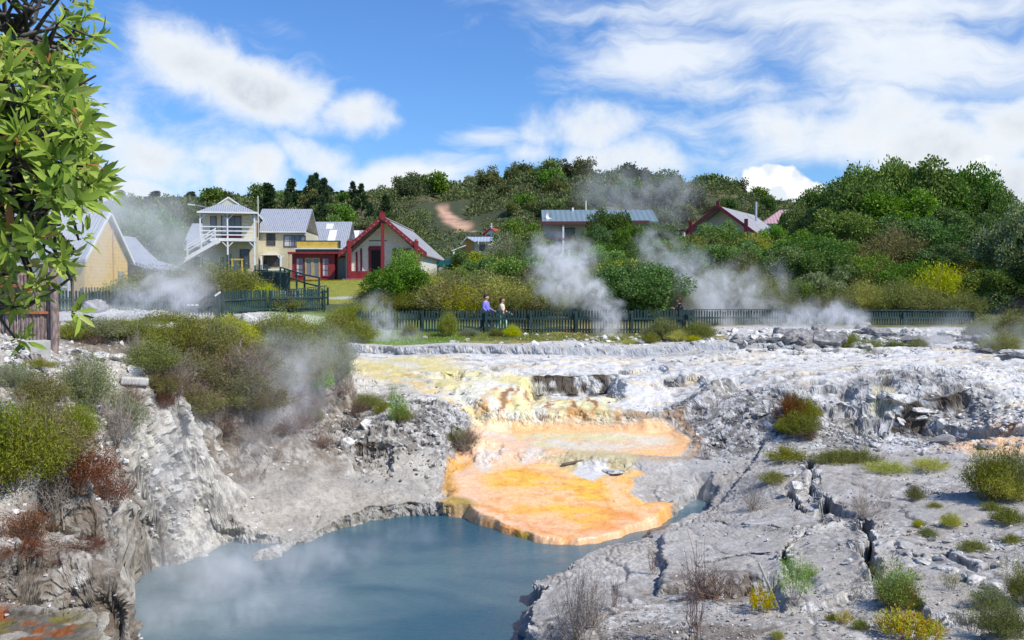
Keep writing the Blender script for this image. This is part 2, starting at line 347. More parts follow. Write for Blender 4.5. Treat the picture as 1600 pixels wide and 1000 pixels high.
RR = np.concatenate([np.repeat(r0_[:, None], len(ang), 1), rfull, np.repeat(r1_[:, None], len(ang), 1)]); rad = RR[:, 0]
AA = np.repeat(ang[None], len(rad), 0)
GX = (RR * np.sin(AA)).ravel(); GY = (RR * np.cos(AA)).ravel()
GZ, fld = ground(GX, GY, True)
def gblob(px, py, z, rx, ry, p=2):
    cx, cy = Gs([(px, py)])[0]; return np.exp(-(((GX - cx) / rx) ** 2 + ((GY - cy) / ry) ** 2) ** (p / 2))
r_ = fld['r']; nearm = 1 - sst(40, 60, r_)
# roughness of the relief
grass = sst(-.2, .6, GY - 36.3 + (fbm(GX * .5, GY * .5, 3, 12) - .5) * 2.5) * (r_ < 200) * (1 - sst(8.5, 9.5, GX) * (1 - sst(42, 43, GY))) * (1 - sst(-7.5, -9, GX) * (1 - sst(41, 42, GY)))
mat = sst(-.15, .1, fld['M'])
UPC = Gs([(735,690),(752,662),(770,657),(850,659),(950,664),(1055,670),(1078,688),(1072,704),(1062,712),(960,712),(900,716),(830,708),(740,715)]); sU = sdf(*warpxy(GX, GY, .12, 1.0), UPC); upp = sst(-.12, .08, sU)
rock = np.zeros_like(GX)
for b in [(660,640,1.8,3.4,1.8),(600,680,1.3,2.6,1.6),(1170,640,1.8,2.6,1.6),(1300,670,1.5,3.2,1.5),(1420,660,1.6,2.6,1.5),(1080,625,2.0,1.5,1.2),(80,600,3.6,1.5,1.2),(60,790,2.5,1.2,1.0),(250,830,.9,1.2,1.2),(1400,527,3.0,7,2.2),(1560,590,2.5,3,2.5),(1540,690,1.3,2,1.3)]:
    rock = np.maximum(rock, gblob(*b, p=3))
rock = np.maximum(rock, np.exp(-np.abs(fld['CLF']) / .9) * .9) * (1 - mat) * (1 - upp)
fore = sst(0, .5, -fld['P']) * (1 - sst(21, 24, GY)) * sst(-1.0, .6, GX)
bankl = (1 - sst(-1.5, 0, GX)) * (1 - sst(24, 27, GY))
pave = np.clip(fore * .55 + bankl * .6, 0, 1) * (1 - mat) * (1 - upp)
na, nr = len(ang), len(rad)
def normals():
    P3 = np.stack([GX, GY, GZ], -1).reshape(nr, na, 3)
    n = np.cross(np.gradient(P3, axis=1), np.gradient(P3, axis=0)); n /= np.linalg.norm(n, axis=-1, keepdims=True) + 1e-9
    return n.reshape(-1, 3)
NB = normals()
steep = 1 - np.abs(NB[:, 2])
wT = np.abs(NB) ** 3; wT /= wT.sum(1, keepdims=True)
def tri(fn):                          # the pattern seen square-on from whichever way the rock faces
    return fn(GX, GY) * wT[:, 2] + fn(GX, GZ * 1.3 + 50) * wT[:, 1] + fn(GY, GZ * 1.3 + 90) * wT[:, 0]
wi = tri(lambda a, b: worley(a * 1.5 + fbm(a * 2, b * 2, 3, 4) * .9, b * 1.9 + fbm(a * 2, b * 2, 3, 8) * .9, 21)[2])
ui = tri(lambda a, b: worley(a * 4.3 + fbm(a * 5, b * 5, 2, 4), b * 5.4, 22)[2])
v1, v2, vi = worley(GX * 14, GY * 15, 23)
p1_, p2_, pi_ = worley(*[q_ * .55 for q_ in warpxy(GX, GY, .5, .8, 333)], 24)
fine = tri(lambda a, b: fbm(a * 9, b * 9, 4, 30)) - .5
big = tri(lambda a, b: ridged(a * .9, b * 1.0, 6, 60)) - .62
rest = (1 - mat) * (1 - upp) * nearm * (1 - grass)
flat_ = sst(-.3, .6, sdf(GX, GY, Gs([(255,885),(300,812),(440,745),(600,690),(690,690),(700,800),(570,805),(430,872),(350,900)])))
rock = rock * (1 - flat_ * .8)
rock = np.maximum(rock, np.clip(steep * 2.2, 0, 1) * rest * .75)
disp = rock * (big * .36 + (wi - .5) * .17 + (ui - .5) * .10 + (vi - .5) * .03) * (1 - .55 * sst(0, 3, GX))
disp += pave * ((fbm(GX * .8, GY * .8, 5, 66) - .5) * .15 + (pi_ - .5) * .10 - np.exp(-((p2_ - p1_) / .045) ** 2) * .05 + (ui - .5) * .008 + (vi - .5) * .008)
disp += rest * (1 - rock) * (1 - pave * .7) * ((fbm(GX * .8, GY * 1.6, 4, 70) - .5) * .12 + np.abs(fbm(GX * 2.4, GY * 4.2, 3, 71) - .5) * .10)
disp += rest * fine * (.025 + .09 * rock * (1 - .5 * sst(0, 3, GX)))
disp += nearm * grass * (fbm(GX * 1.2, GY * 1.2, 4, 90) - .5) * .25
tz = np.maximum(sst(-.6, .3, fld['CAS']), sst(-.4, .3, fld['T2'])) * (1 - sst(34, 35, GY)) * rest; disp += tz * (ridged(GX * .7, GY * 1.5, 4, 321) - .6) * .05 - tz * np.clip(fbm(GX * 1.6, GY * 3.2, 5, 311) - .58, 0, 1) * .9
cont = np.sin(6.2832 * (GZ / .11 + (fbm(GX * .8, GY * .8, 4, 371) - .5) * 5)); disp += tz * (1 - rock * .7) * .016 * cont
disp += (mat * .8 + upp) * ((fbm(GX * 3, GY * 3, 3, 33) - .5) * .04 + np.sin(6.2832 * (GZ / .05 + fbm(GX * 1.2, GY * 1.2, 4, 34) * 3)) * .006)
pop = np.exp(-np.abs(fld['P'] + .7) / .8) * rest * (GX > -3) * (fbm(GX * .9, GY * .9, 2, 91) > .42)
disp += pop * (.5 - v1) * .07
far = sst(60, 140, r_); disp += far * (fbm(GX / 7, GY / 7, 4, 95) - .5) * 2.2
disp = np.where(fld['P'] > -.02, 0, disp)
BX, BY = GX, GY
PX3 = GX + NB[:, 0] * disp; PY3 = GY + NB[:, 1] * disp; PZ3 = GZ + NB[:, 2] * disp

# ---- base colours of the ground
def mixc(c, k, col): return c + (np.asarray(col)[None] - c) * np.clip(k, 0, 1)[:, None]
def inpoly(lst, soft=.3, wa=.3, wf=1.0): return sst(-soft, soft, sdf(*warpxy(GX, GY, wa, wf, 140), Gs([(min(max(a, -300), 1900), b) for a, b, *_ in lst])))
nz = fbm(GX * .7, GY * .7, 5, 101); n2 = fbm(GX * 2.7, GY * 2.7, 5, 111); n3 = fbm(GX * 9, GY * 9, 3, 121); n4 = vnoise(GX * 31, GY * 31, 131)
col = np.tile(np.array([[.49, .455, .40]]), (len(GX), 1))
col = mixc(col, sst(.45, .7, nz) * .8, (.36, .35, .335))
col = mixc(col, sst(.52, .72, n2) * .55, (.60, .585, .55))
col = mixc(col, sst(.55, .3, n3) * .45, (.27, .25, .235))
# grey gravelly foreground
col = mixc(col, fore * sst(.42, .6, fbm(GX * .45, GY * .55, 4, 151)) * .75, (.30, .27, .24))
col = mixc(col, fore * sst(.55, .68, n2) * .6, (.58, .56, .52)); col = mixc(col, fore * np.exp(-((p2_ - p1_) / .05) ** 2) * .55, (.17, .15, .13)); col = mixc(col, fore * sst(.5, .62, fbm(GX * .6, GY * .9, 5, 351)) * .5, (.36, .31, .25))
gvl = fore * sst(.5, .6, fbm(GX * .5, GY * .7, 4, 361)); col = mixc(col, gvl * (vi > .80) * .6 * (1 - sst(14, 24, r_)), (.16, .15, .14)); col = mixc(col, gvl * (vi < .12) * .7, (.66, .65, .63)); col = mixc(col, (fore - gvl) * .35, (.50, .475, .44))
# rubble mounds
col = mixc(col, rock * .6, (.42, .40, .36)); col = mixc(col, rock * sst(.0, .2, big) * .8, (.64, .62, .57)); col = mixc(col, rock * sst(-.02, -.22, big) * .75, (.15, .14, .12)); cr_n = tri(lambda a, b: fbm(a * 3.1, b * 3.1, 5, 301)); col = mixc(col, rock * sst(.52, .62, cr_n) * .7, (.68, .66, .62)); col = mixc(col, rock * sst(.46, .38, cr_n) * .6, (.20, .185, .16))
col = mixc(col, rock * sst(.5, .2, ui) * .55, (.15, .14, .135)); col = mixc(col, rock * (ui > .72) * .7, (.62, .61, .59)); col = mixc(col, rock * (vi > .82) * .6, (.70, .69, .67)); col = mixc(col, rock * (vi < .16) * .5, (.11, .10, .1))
mound = np.zeros_like(GX)
for b in [(1170,640,1.8,2.9,1.8),(1290,665,1.5,3.4,1.8),(1420,660,1.6,3.0,1.8),(1100,620,2.0,1.6,1.4),(640,650,1.8,2.6,1.6),(700,650,1.8,1.2,1.2),(1340,530,3.0,5,1.6)]: mound = np.maximum(mound, gblob(*b, p=3))
mound = sst(.3, .7, mound + (n2 - .5) * .6)
col = mixc(col, mound * .85, (.225, .21, .19)); col = mixc(col, mound * (ui > .7) * .6, (.56, .55, .53)); col = mixc(col, mound * (vi > .84) * .7, (.66, .65, .63)); col = mixc(col, mound * (ui < .22) * .6, (.10, .095, .09))
# sinter sheets: white terrace
terr = np.maximum(sst(-.6, .3, fld['CAS']), sst(-.3, .1, fld['T2'])) * (1 - mound * .9) * (1 - sst(36, 37.5, GY))
terr = np.maximum(terr, (1 - mound) * inpoly([(540,546,2.6),(1600,548,2.6),(1700,640,2.2),(1560,618,2.3),(1250,604,2.4),(1120,600,2.4),(1060,645,1.6),(700,640,1.8),(540,590,2.4)], .5, .5, .6))
col = mixc(col, terr * .9, (.66, .645, .61))
strk = fbm(GX * 1.3, GY * 7, 4, 161)
col = mixc(col, terr * sst(.52, .72, strk) * .6, (.55, .54, .53))
col = mixc(col, terr * sst(.56, .7, fbm(GX * .5, GY * 3.4, 4, 163)) * .85, (.68, .56, .38))
flow = ridged(GX * .55 + fbm(GX, GY, 3, 3), GY * 1.1 + GX * .45, 3, 165)
ftex = fbm(GX * 1.6, GY * 3.2, 5, 311); col = mixc(col, terr * sst(.56, .64, ftex) * .55, (.40, .38, .35)); col = mixc(col, terr * sst(.62, .70, ftex) * .6, (.20, .18, .15))
col = mixc(col, terr * sst(.86, .95, flow) * .75 * (1 - sst(33, 36, GY)), (.26, .22, .18))
lip = np.exp(-((fld['T1'] + .03) / .16) ** 2) * sst(-15, -9, GX)
col = mixc(col, lip * (.35 + .65 * (vnoise(GX * 7, GY * 0, 171) > .45)), (.36, .37, .385))
far_terr = sst(.1, .5, fld['T1']) * (1 - grass)
col = mixc(col, far_terr * .5, (.6, .58, .55))
tzc = np.clip(terr * (1 - rock * .6) * (1 - sst(33, 36, GY)), 0, 1); col = mixc(col, tzc * sst(.55, .95, cont) * sst(.4, .6, fbm(GX, GY, 3, 372)) * .35, (.42, .39, .35)); col = mixc(col, tzc * sst(-.5, -.95, cont) * .3, (.78, .77, .74))
# yellow and cream run-offs feeding the orange mat
cream = inpoly([(548,562,2.5),(700,556,2.55),(720,585,2.3),(830,600,2.1),(960,640,1.6),(900,655,1.4),(770,655,1.4),(740,640,1.6),(640,605,2.1),(560,580,2.4)], .8, .6)
col = mixc(col, cream * .8, (.70, .67, .53)); col = mixc(col, cream * sst(.55, .7, ridged(GX * .9 + GY * .35, GY * .5 - GX * .2, 4, 391)) * .8, (.74, .62, .25)); col = mixc(col, cream * sst(.80, .9, ridged(GX * .8 + GY * .5, GY * .5, 3, 392)) * .7, (.62, .38, .12))
col = mixc(col, cream * sst(.48, .66, fbm(GX * .8 + GY * .3, GY * 1.3, 4, 181)) * .95, (.66, .58, .27))
stripe = inpoly([(600,585,2.3),(660,612,2.1),(720,640,1.7),(745,690,1.1),(770,700,1.0),(765,650,1.4),(720,625,1.9),(640,598,2.2)], .15, .3)
col = mixc(col, stripe * sst(.35, .6, n2) * .9, (.82, .60, .25))
casf = inpoly([(770,605,2.0),(960,610,1.9),(970,655,1.4),(800,658,1.35),(760,640,1.6)], .2, .25)
vs = vnoise(GX * 7 + fbm(GX * 2, GY * 2, 3, 19) * 4, GY * .9, 191)
col = mixc(col, casf * sst(.56, .74, vs) * .75, (.66, .30, .06)); col = mixc(col, casf * sst(.42, .3, vs) * .7, (.80, .74, .40)); col = mixc(col, casf * sst(.75, .85, vs) * .8, (.20, .13, .08))
# upper pink flat
un = fbm(GX * .55 + 5, GY * .8, 4, 201)
col = mixc(col, upp, (.72, .50, .31)); col = mixc(col, upp * sst(.40, .6, un), (.67, .60, .47)); col = mixc(col, upp * sst(.5, .62, fbm(GX * .5, GY * 1.2 + GX * .5, 4, 207)) * .9, (.66, .60, .34))
edge = np.exp(-((sU - .12) / .28) ** 2)
col = mixc(col, edge * sst(-.08, .02, sU) * .8 * (GX > 0), (.78, .42, .17)); col = mixc(col, np.exp(-((sU + .25) / .12) ** 2) * (GX > 1) * .6, (.42, .24, .10))
veins = ridged(GX * .6 + GY * .35, GY * .9 - GX * .35, 3, 211)
col = mixc(col, upp * sst(.86, .94, veins) * .8, (.84, .50, .12))
# the orange mat
mn = fbm(GX * .75, GY * .75, 5, 221); md = np.hypot(GX - 1.1, (GY - 22.6))
col = mixc(col, mat, (.86, .38, .12))
col = mixc(col, mat * sst(4.2, 1.2, md + (mn - .5) * 4) * .95, (.86, .50, .06))
col = mixc(col, mat * sst(.50, .68, fbm(GX * 1.0, GY * 1.8, 5, 231)) * .7, (.86, .52, .31))
col = mixc(col, mat * sst(.58, .72, fbm(GX * 3, GY * 3, 4, 241)) * .5, (.78, .28, .06))
bnd = fld['M'] + (fbm(GX * 1.3, GY * 1.3, 4, 401) - .5) * .9; col = mixc(col, mat * np.exp(-((bnd - .35) / .22) ** 2) * .55, (.82, .60, .42)); col = mixc(col, mat * np.exp(-((bnd - .75) / .10) ** 2) * .5, (.70, .27, .07)); rl = ridged(GX * .9 + fbm(GX * 2, GY * 2, 3, 402) * .8, GY * .45, 4, 403); col = mixc(col, mat * sst(.82, .93, rl) * .55, (.88, .66, .36)); col = mixc(col, mat * sst(.60, .70, fbm(GX * 6, GY * 9, 3, 404)) * .35, (.58, .25, .07))
pale = inpoly([(715,790,.4),(712,740,.7),(740,718,.85),(760,740,.75),(745,780,.5)], .5, .3)
col = mixc(col, mat * pale * .8, (.86, .56, .38))
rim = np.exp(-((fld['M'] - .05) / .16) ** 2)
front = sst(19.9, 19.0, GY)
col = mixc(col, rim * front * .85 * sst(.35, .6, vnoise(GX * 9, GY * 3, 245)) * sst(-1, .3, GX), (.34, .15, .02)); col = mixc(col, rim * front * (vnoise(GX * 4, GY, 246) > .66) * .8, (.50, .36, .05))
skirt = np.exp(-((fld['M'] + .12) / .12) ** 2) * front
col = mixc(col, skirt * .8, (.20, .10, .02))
grn = inpoly([(690,800,.3),(700,775,.4),(730,780,.4),(735,808,.28),(715,812,.28)], .15, .2)
col = mixc(col, grn * .9, (.33, .24, .03))
pinkw = inpoly([(702,720,.9),(735,690,1),(765,672,1),(840,700,.9),(905,712,.9),(900,728,.8),(800,728,.8),(712,748,.7)], .15, .2); col = mixc(col, pinkw * .85, (.76, .50, .32)); col = mixc(col, pinkw * sst(.5, .62, fbm(GX * 1.6, GY * 1.6, 4, 381)) * .8, (.66, .60, .52))
olive = inpoly([(840,712,.9),(900,705,.92),(1000,712,.85),(990,740,.7),(930,748,.65),(880,735,.72)], .2, .3)
col = mixc(col, olive * .85, (.52, .45, .25))
slab = inpoly([(895,742,.68),(905,725,.78),(950,722,.8),(958,738,.7),(930,752,.62)], .08, .12)
col = mixc(col, slab, (.62, .60, .56))
och = inpoly([(690,760,.5),(700,712,.95),(745,712,.9),(740,725,.85),(712,740,.7),(708,775,.5)], .12, .2)
col = mixc(col, och * .9, (.62, .33, .07))
ro = inpoly([(1470,700,1.3),(1540,672,1.6),(1600,665,1.6),(1640,700,1.4),(1600,715,1.3)], .5, .4)
col = mixc(col, ro * .85, (.80, .50, .27))
chut = inpoly([(1375,650,1.6),(1415,650,1.6),(1445,700,1.2),(1350,700,1.2)], .5, .4)
col = mixc(col, chut * sst(.35, .6, n3) * .9, (.70, .71, .73))
ylf = inpoly([(1365,605,2.4),(1400,605,2.4),(1405,636,1.8),(1360,636,1.8)], .15, .1)
col = mixc(col, ylf * .8, (.55, .50, .30))
wh = inpoly([(1250,605,2.4),(1430,600,2.4),(1420,625,2.0),(1250,622,2.0)], .2, .2)
col = mixc(col, wh * (1 - ylf) * .5, (.66, .66, .65))
# recess shade painted into the hollows' brown mineral stain, brown litter on the left bank
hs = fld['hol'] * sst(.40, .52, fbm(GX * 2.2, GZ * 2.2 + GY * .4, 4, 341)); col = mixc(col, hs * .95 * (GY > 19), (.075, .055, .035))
lit = np.zeros_like(GX)
for b in [(230,560,3.7,2.6,2.4),(520,600,2.6,1.6,2.0),(100,650,3.2,2,2),(40,570,3.7,1.2,1.6),(350,575,3.0,2.2,1.6),(430,590,2.6,2.4,2.0),(300,590,3.2,2.2,2.2),(420,650,2,2.2,1.6),(330,650,2.3,1.2,1.2),(120,790,2.4,.9,1.0),(90,870,2.0,1.4,.6),(560,640,1.9,1.3,1.6),(500,670,1.5,1.2,1.0),(1090,920,.7,1.0,.7),(1130,990,.8,.9,.5),(1000,990,.6,.7,.4)]:
    lit = np.maximum(lit, gblob(*b, p=3))
lit = sst(.35, .75, lit + (n2 - .5) * .8)
col = mixc(col, lit * sst(.35, .6, n3 * .5 + n2 * .5) * .75, (.16, .12, .085))
col = mixc(col, inpoly([(-60,855,2.1),(60,850,2.1),(170,850,1.9),(170,880,1.8),(-60,895,2)], .3, .3) * sst(.4, .6, n2) * .6, (.20, .09, .05))
mos = sst(.0, .3, fld['MOS'])
col = mixc(col, mos * .8, (.09, .075, .05)); col = mixc(col, mos * sst(.45, .6, n2), (.20, .17, .04)); col = mixc(col, mos * sst(.6, .7, fbm(GX * 2.4, GY * 2.4, 3, 251)), (.40, .37, .32)); col = mixc(col, mos * sst(.62, .7, fbm(GX * 3.4, GY * 3.4, 3, 252)), (.30, .10, .03))
# fence-side grass, lawn, path, hillside
gcol = np.tile(np.array([[.22, .20, .06]]), (len(GX), 1)); gcol = mixc(gcol, sst(.42, .62, nz), (.38, .27, .10)); gcol = mixc(gcol, sst(.55, .7, n3), (.14, .16, .04))
gleft = sst(0, -2.5, GX + (nz - .5) * 3); gcol = mixc(gcol, gleft * .8, (.13, .22, .05))
col = col + (gcol - col) * grass[:, None]
bushg = sst(42, 44, GY) * (1 - sst(100, 120, r_))
col = mixc(col, bushg * .9, (.07, .085, .03))
def xy(px, py, d): p = PD(px, py, d); return (p.x, p.y)
LAWN = [xy(505,470,50), xy(660,470,50), xy(700,442,66), xy(660,440,80), xy(440,440,80), xy(450,460,60)]
lawn = sst(-.5, .3, sdf(GX, GY, LAWN))
col = mixc(col, lawn * .95, (.24, .25, .045)); col = mixc(col, lawn * sst(.45, .6, n2) * .5, (.33, .30, .07))
PATHL = [xy(400,450,70), xy(455,461,56), xy(512,461,55), xy(560,457,56.5), xy(640,450,60)]
pth = sst(.9, .6, seg_d(GX, GY, PATHL)); col = mixc(col, pth, (.42, .41, .39))
col = mixc(col, far, (.055, .065, .028)); col = mixc(col, far * sst(.5, .65, fbm(GX / 14, GY / 14, 4, 261)) * .8, (.12, .105, .05))
sc_ = sdf(*warpxy(GX, GY, 2.0, .12, 271), SC_POLY)
scarp = sst(-1.2, 1.0, sc_) * (r_ > 150)
col = mixc(col, scarp * .95, (.60, .36, .24)); col = mixc(col, scarp * sst(.5, .6, fbm(GX / 3, GY / 3, 4, 272)) * .6, (.30, .19, .13))
wetp = np.exp(-np.clip(-fld['P'], 0, 9) / .22) * (fld['P'] < 0)
col = mixc(col, wetp * .75 * (1 - mat), (.20, .185, .16))
col = mixc(col, (fld['P'] > 0) * .8, (.12, .16, .18))
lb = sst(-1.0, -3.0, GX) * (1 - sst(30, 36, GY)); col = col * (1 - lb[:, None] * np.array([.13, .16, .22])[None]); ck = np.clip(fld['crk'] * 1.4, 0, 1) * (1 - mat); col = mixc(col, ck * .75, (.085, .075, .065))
col = col * (.93 + .14 * n4)[:, None]
wet = np.clip(mat * .85 + upp * .8 + cream * .5 + pinkw * .6 + wetp + olive * .5 + lip * .3, 0, 1)

idx = np.arange(nr * na).reshape(nr, na)
quads = np.stack([idx[:-1, :-1], idx[:-1, 1:], idx[1:, 1:], idx[1:, :-1]], -1).reshape(-1, 4)[:, ::-1]
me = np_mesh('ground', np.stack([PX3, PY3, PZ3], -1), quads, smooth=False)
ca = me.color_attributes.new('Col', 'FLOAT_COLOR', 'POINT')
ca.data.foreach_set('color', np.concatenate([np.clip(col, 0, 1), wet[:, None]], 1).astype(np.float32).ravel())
flat_sh = (rock[quads[:, 0]] > .3) & (r_[quads[:, 0]] < 45)
sm_ = (sst(50, 60, (r_[quads[:, 0]])) > .5) | ((mat + upp)[quads[:, 0]] > .5)
if len(me.polygons) == len(flat_sh): me.polygons.foreach_set('use_smooth', ~flat_sh)
else: me.polygons.foreach_set('use_smooth', np.ones(len(me.polygons), bool))
gm = bpy.data.materials.new('ground'); gm.use_nodes = True
g = NT(gm.node_tree); bs = g.n['Principled BSDF']; bs.inputs['Specular IOR Level'].default_value = .35
at = g.new('ShaderNodeAttribute', attribute_name='Col')
geo = g.new('ShaderNodeNewGeometry')
nn = g.noise(geo.outputs['Position'], 16, 6, .7)
nv = g.noise(geo.outputs['Position'], 90, 3, .6)
colr = g.mix(1.0, at.outputs['Color'], g.new('ShaderNodeCombineXYZ', ins={0: g.mapr(nn, .3, .7, .80, 1.16), 1: g.mapr(nn, .3, .7, .80, 1.16), 2: g.mapr(nn, .3, .7, .80, 1.16)}).outputs[0], 'MULTIPLY')
g.l.new(colr, bs.inputs['Base Color'])
g.l.new(g.math('SUBTRACT', .92, g.math('MULTIPLY', at.outputs['Alpha'], .5)), bs.inputs['Roughness'])
hh = g.math('ADD', g.math('MULTIPLY', nn, .035), g.math('MULTIPLY', nv, .008))
bmp = g.new('ShaderNodeBump', ins={'Strength': .8, 'Distance': 1.0, 'Height': g.math('MULTIPLY', hh, g.math('SUBTRACT', 1.0, g.math('MULTIPLY', at.outputs['Alpha'], .85)))})
g.l.new(bmp.outputs[0], bs.inputs['Normal'])
tag(link('ground', me, gm), kind='structure')

# ---- pool water
def simple(name, c, rough=.8, **kw):
    m = bpy.data.materials.new(name); m.use_nodes = True; b = m.node_tree.nodes['Principled BSDF']
    b.inputs['Base Color'].default_value = (*c, 1); b.inputs['Roughness'].default_value = rough
    for k, v in kw.items(): b.inputs[k].default_value = v
    return m
wm = simple('pool water', (.05, .13, .19), .12); t = NT(wm.node_tree); b = t.n['Principled BSDF']
pos = t.new('ShaderNodeNewGeometry').outputs['Position']
n_ = t.noise(t.scalev(pos, (.6, 1.0, 1)), .42, 4, .5, .6)
cw = t.mix(t.mapr(n_, .36, .66), (.035, .10, .14), (.10, .17, .19))
sx = t.new('ShaderNodeSeparateXYZ', ins={0: pos}); ff = t.mapr(t.math('ADD', sx.outputs[0], t.math('MULTIPLY', n_, 3.0)), -5.4, -1.4, .6, 0); cw = t.mix(ff, cw, (.19, .235, .24)); t.l.new(cw, b.inputs['Base Color']); b.inputs['IOR'].default_value = 1.33; b.inputs['Specular IOR Level'].default_value = .4  # paler towards the left: steam haze put into the water colour
t.l.new(t.mapr(t.noise(pos, 1.3, 3), .4, .6, .05, .22), b.inputs['Roughness'])
bp = t.new('ShaderNodeBump', ins={'Strength': .30, 'Distance': .10, 'Height': t.noise(t.scalev(pos, (1, 1.6, 1)), 7, 5, .65)})
t.l.new(bp.outputs[0], b.inputs['Normal'])
me = bpy.data.meshes.new('pool_water')
me.from_pydata([(-9, 8, 0), (8, 8, 0), (8, 25, 0), (-9, 25, 0)], [], [(0, 1, 2, 3)])
tag(link('pool_water', me, wm), kind='structure')

# ---------------------------------------------------------------- plants
def leafmat(name, cols, trans=.28, vary=.25, rough=.55):
    m = bpy.data.materials.new(name); m.use_nodes = True; t = NT(m.node_tree); b = t.n['Principled BSDF']; out = t.n['Material Output']
    gi = t.new('ShaderNodeNewGeometry'); oi = t.new('ShaderNodeObjectInfo')
    rp = t.new('ShaderNodeValToRGB', ins={0: gi.outputs['Random Per Island']})
    e = rp.color_ramp.elements
    while len(e) < len(cols): e.new(.5)
    for i, c in enumerate(cols): e[i].position = i / (len(cols) - 1); e[i].color = (*c, 1)
    hs = t.new('ShaderNodeHueSaturation', ins={'Hue': t.mapr(oi.outputs['Random'], 0, 1, .5 - .05 * vary * 2, .5 + .03 * vary * 2, False),
               'Saturation': t.mapr(t.math('FRACT', t.math('MULTIPLY', oi.outputs['Random'], 7.3)), 0, 1, .86, 1.16, False),
               'Value': t.mapr(t.math('FRACT', t.math('MULTIPLY', oi.outputs['Random'], 13.7)), 0, 1, .90 - vary, .90 + vary, False), 'Color': rp.outputs[0]}).outputs[0]
    t.l.new(hs, b.inputs['Base Color']); b.inputs['Roughness'].default_value = rough
    b.inputs['Specular IOR Level'].default_value = .16
    tr = t.new('ShaderNodeBsdfTranslucent', ins={0: hs})
    mx = t.new('ShaderNodeMixShader', ins={0: trans, 1: b.outputs[0], 2: tr.outputs[0]})
    t.l.new(mx.outputs[0], out.inputs['Surface'])
    return m
def bark(name, c, c2):
    m = simple(name, c, .9); t = NT(m.node_tree); b = t.n['Principled BSDF']
    p = t.new('ShaderNodeTexCoord').outputs['Object']
    n = t.noise(t.scalev(p, (3, 3, 1)), 6, 5, .6)
    t.l.new(t.mix(t.mapr(n, .35, .65), c, c2), b.inputs['Base Color'])
    return m
BARK = bark('bark', (.10, .08, .065), (.21, .18, .15)); TWIG = bark('dry twig', (.22, .18, .14), (.38, .33, .29)); TWIGB = bark('brown twig', (.12, .075, .05), (.24, .15, .11))
RUST = bark('rust twig', (.22, .05, .02), (.36, .12, .05))
LM = dict(
 dark=leafmat('dark leaf', [(0.056, 0.121, 0.023), (0.104, 0.195, 0.032), (0.161, 0.273, 0.045), (0.283, 0.371, 0.113)]),
 mid=leafmat('mid green leaf', [(0.066, 0.146, 0.028), (0.142, 0.273, 0.040), (0.227, 0.371, 0.057), (0.378, 0.508, 0.170)]),
 pale=leafmat('pale leaf', [(0.095, 0.176, 0.049), (0.170, 0.293, 0.071), (0.283, 0.410, 0.127), (0.620, 0.620, 0.383)]),
 olive=leafmat('olive leaf', [(0.116, 0.140, 0.023), (0.201, 0.232, 0.034), (0.293, 0.317, 0.053), (0.390, 0.378, 0.105)], vary=.2),
 brown=leafmat('brown olive leaf', [(0.122, 0.128, 0.032), (0.195, 0.201, 0.047), (0.268, 0.244, 0.084), (0.317, 0.256, 0.126)], vary=.22),
 yellow=leafmat('yellow green leaf', [(0.246, 0.293, 0.028), (0.416, 0.468, 0.043), (0.620, 0.586, 0.057), (0.620, 0.620, 0.071)], vary=.12),
 bright=leafmat('bright leaf', [(0.113, 0.254, 0.028), (0.209, 0.429, 0.043), (0.322, 0.586, 0.071), (0.492, 0.620, 0.170)], vary=.12),
 pine=leafmat('pine needles', [(0.030, 0.062, 0.025), (0.048, 0.094, 0.034), (0.085, 0.137, 0.049)], trans=.1, vary=.2),
 grey=leafmat('grey green leaf', [(0.170, 0.195, 0.085), (0.265, 0.293, 0.142), (0.378, 0.390, 0.198)], vary=.15),
 red=leafmat('red orange leaf', [(0.303, 0.429, 0.043), (0.620, 0.620, 0.057), (0.620, 0.508, 0.057), (0.620, 0.195, 0.043)], vary=.1),
 rust=leafmat('rust sprig', [(.12, .040, .018), (.20, .060, .022), (.28, .10, .035), (.17, .11, .06)], vary=.1),
 hillg=leafmat('hillside leaf', [(0.056, 0.101, 0.028), (0.104, 0.152, 0.037), (0.161, 0.195, 0.054), (0.227, 0.205, 0.085)], vary=.4),
)
rs = np.random.RandomState(11)
def unit(v): return v / (np.linalg.norm(v, axis=-1, keepdims=True) + 1e-9)
def leaf_quads(P, T, L, Wd, rng, droop=.15):
    n = len(P); T = unit(T)
    S = unit(np.cross(T, rng.normal(size=(n, 3)))); U = np.cross(S, T)
    L = np.broadcast_to(L, n)[:, None] * rng.uniform(.7, 1.3, (n, 1)); Wd = L * Wd
    m = P + T * L * .5 + U * L * droop
    V = np.stack([P, m + S * Wd * .5, P + T * L, m - S * Wd * .5], 1).reshape(-1, 3)
    return V, np.arange(4 * n).reshape(-1, 4)
def tube(pts, rads, k=5):
    pts = np.asarray(pts, float); n = len(pts); V = []
    for i in range(n):
        d = unit(pts[min(i + 1, n - 1)] - pts[max(i - 1, 0)])
        a = unit(np.cross(d, (.3, .9, .2))); b = np.cross(d, a)
        th = np.arange(k) * 2 * math.pi / k
        V.append(pts[i] + rads[i] * (np.cos(th)[:, None] * a + np.sin(th)[:, None] * b))
    V = np.concatenate(V); Fc = []
    for i in range(n - 1):
        for j in range(k): Fc.append((i * k + j, i * k + (j + 1) % k, (i + 1) * k + (j + 1) % k, (i + 1) * k + j))
    return V, np.array(Fc)
def join(parts):
    V = []; Fc = []; o = 0
    for v, f in parts: V.append(v); Fc.append(f + o); o += len(v)
    return np.concatenate(V), np.concatenate(Fc)
def wobble(a, b, n, amp, rng):
    t = np.linspace(0, 1, n)[:, None]; p = np.asarray(a) * (1 - t) + np.asarray(b) * t
    return p + rng.normal(size=(n, 3)) * amp * np.sin(t * math.pi)
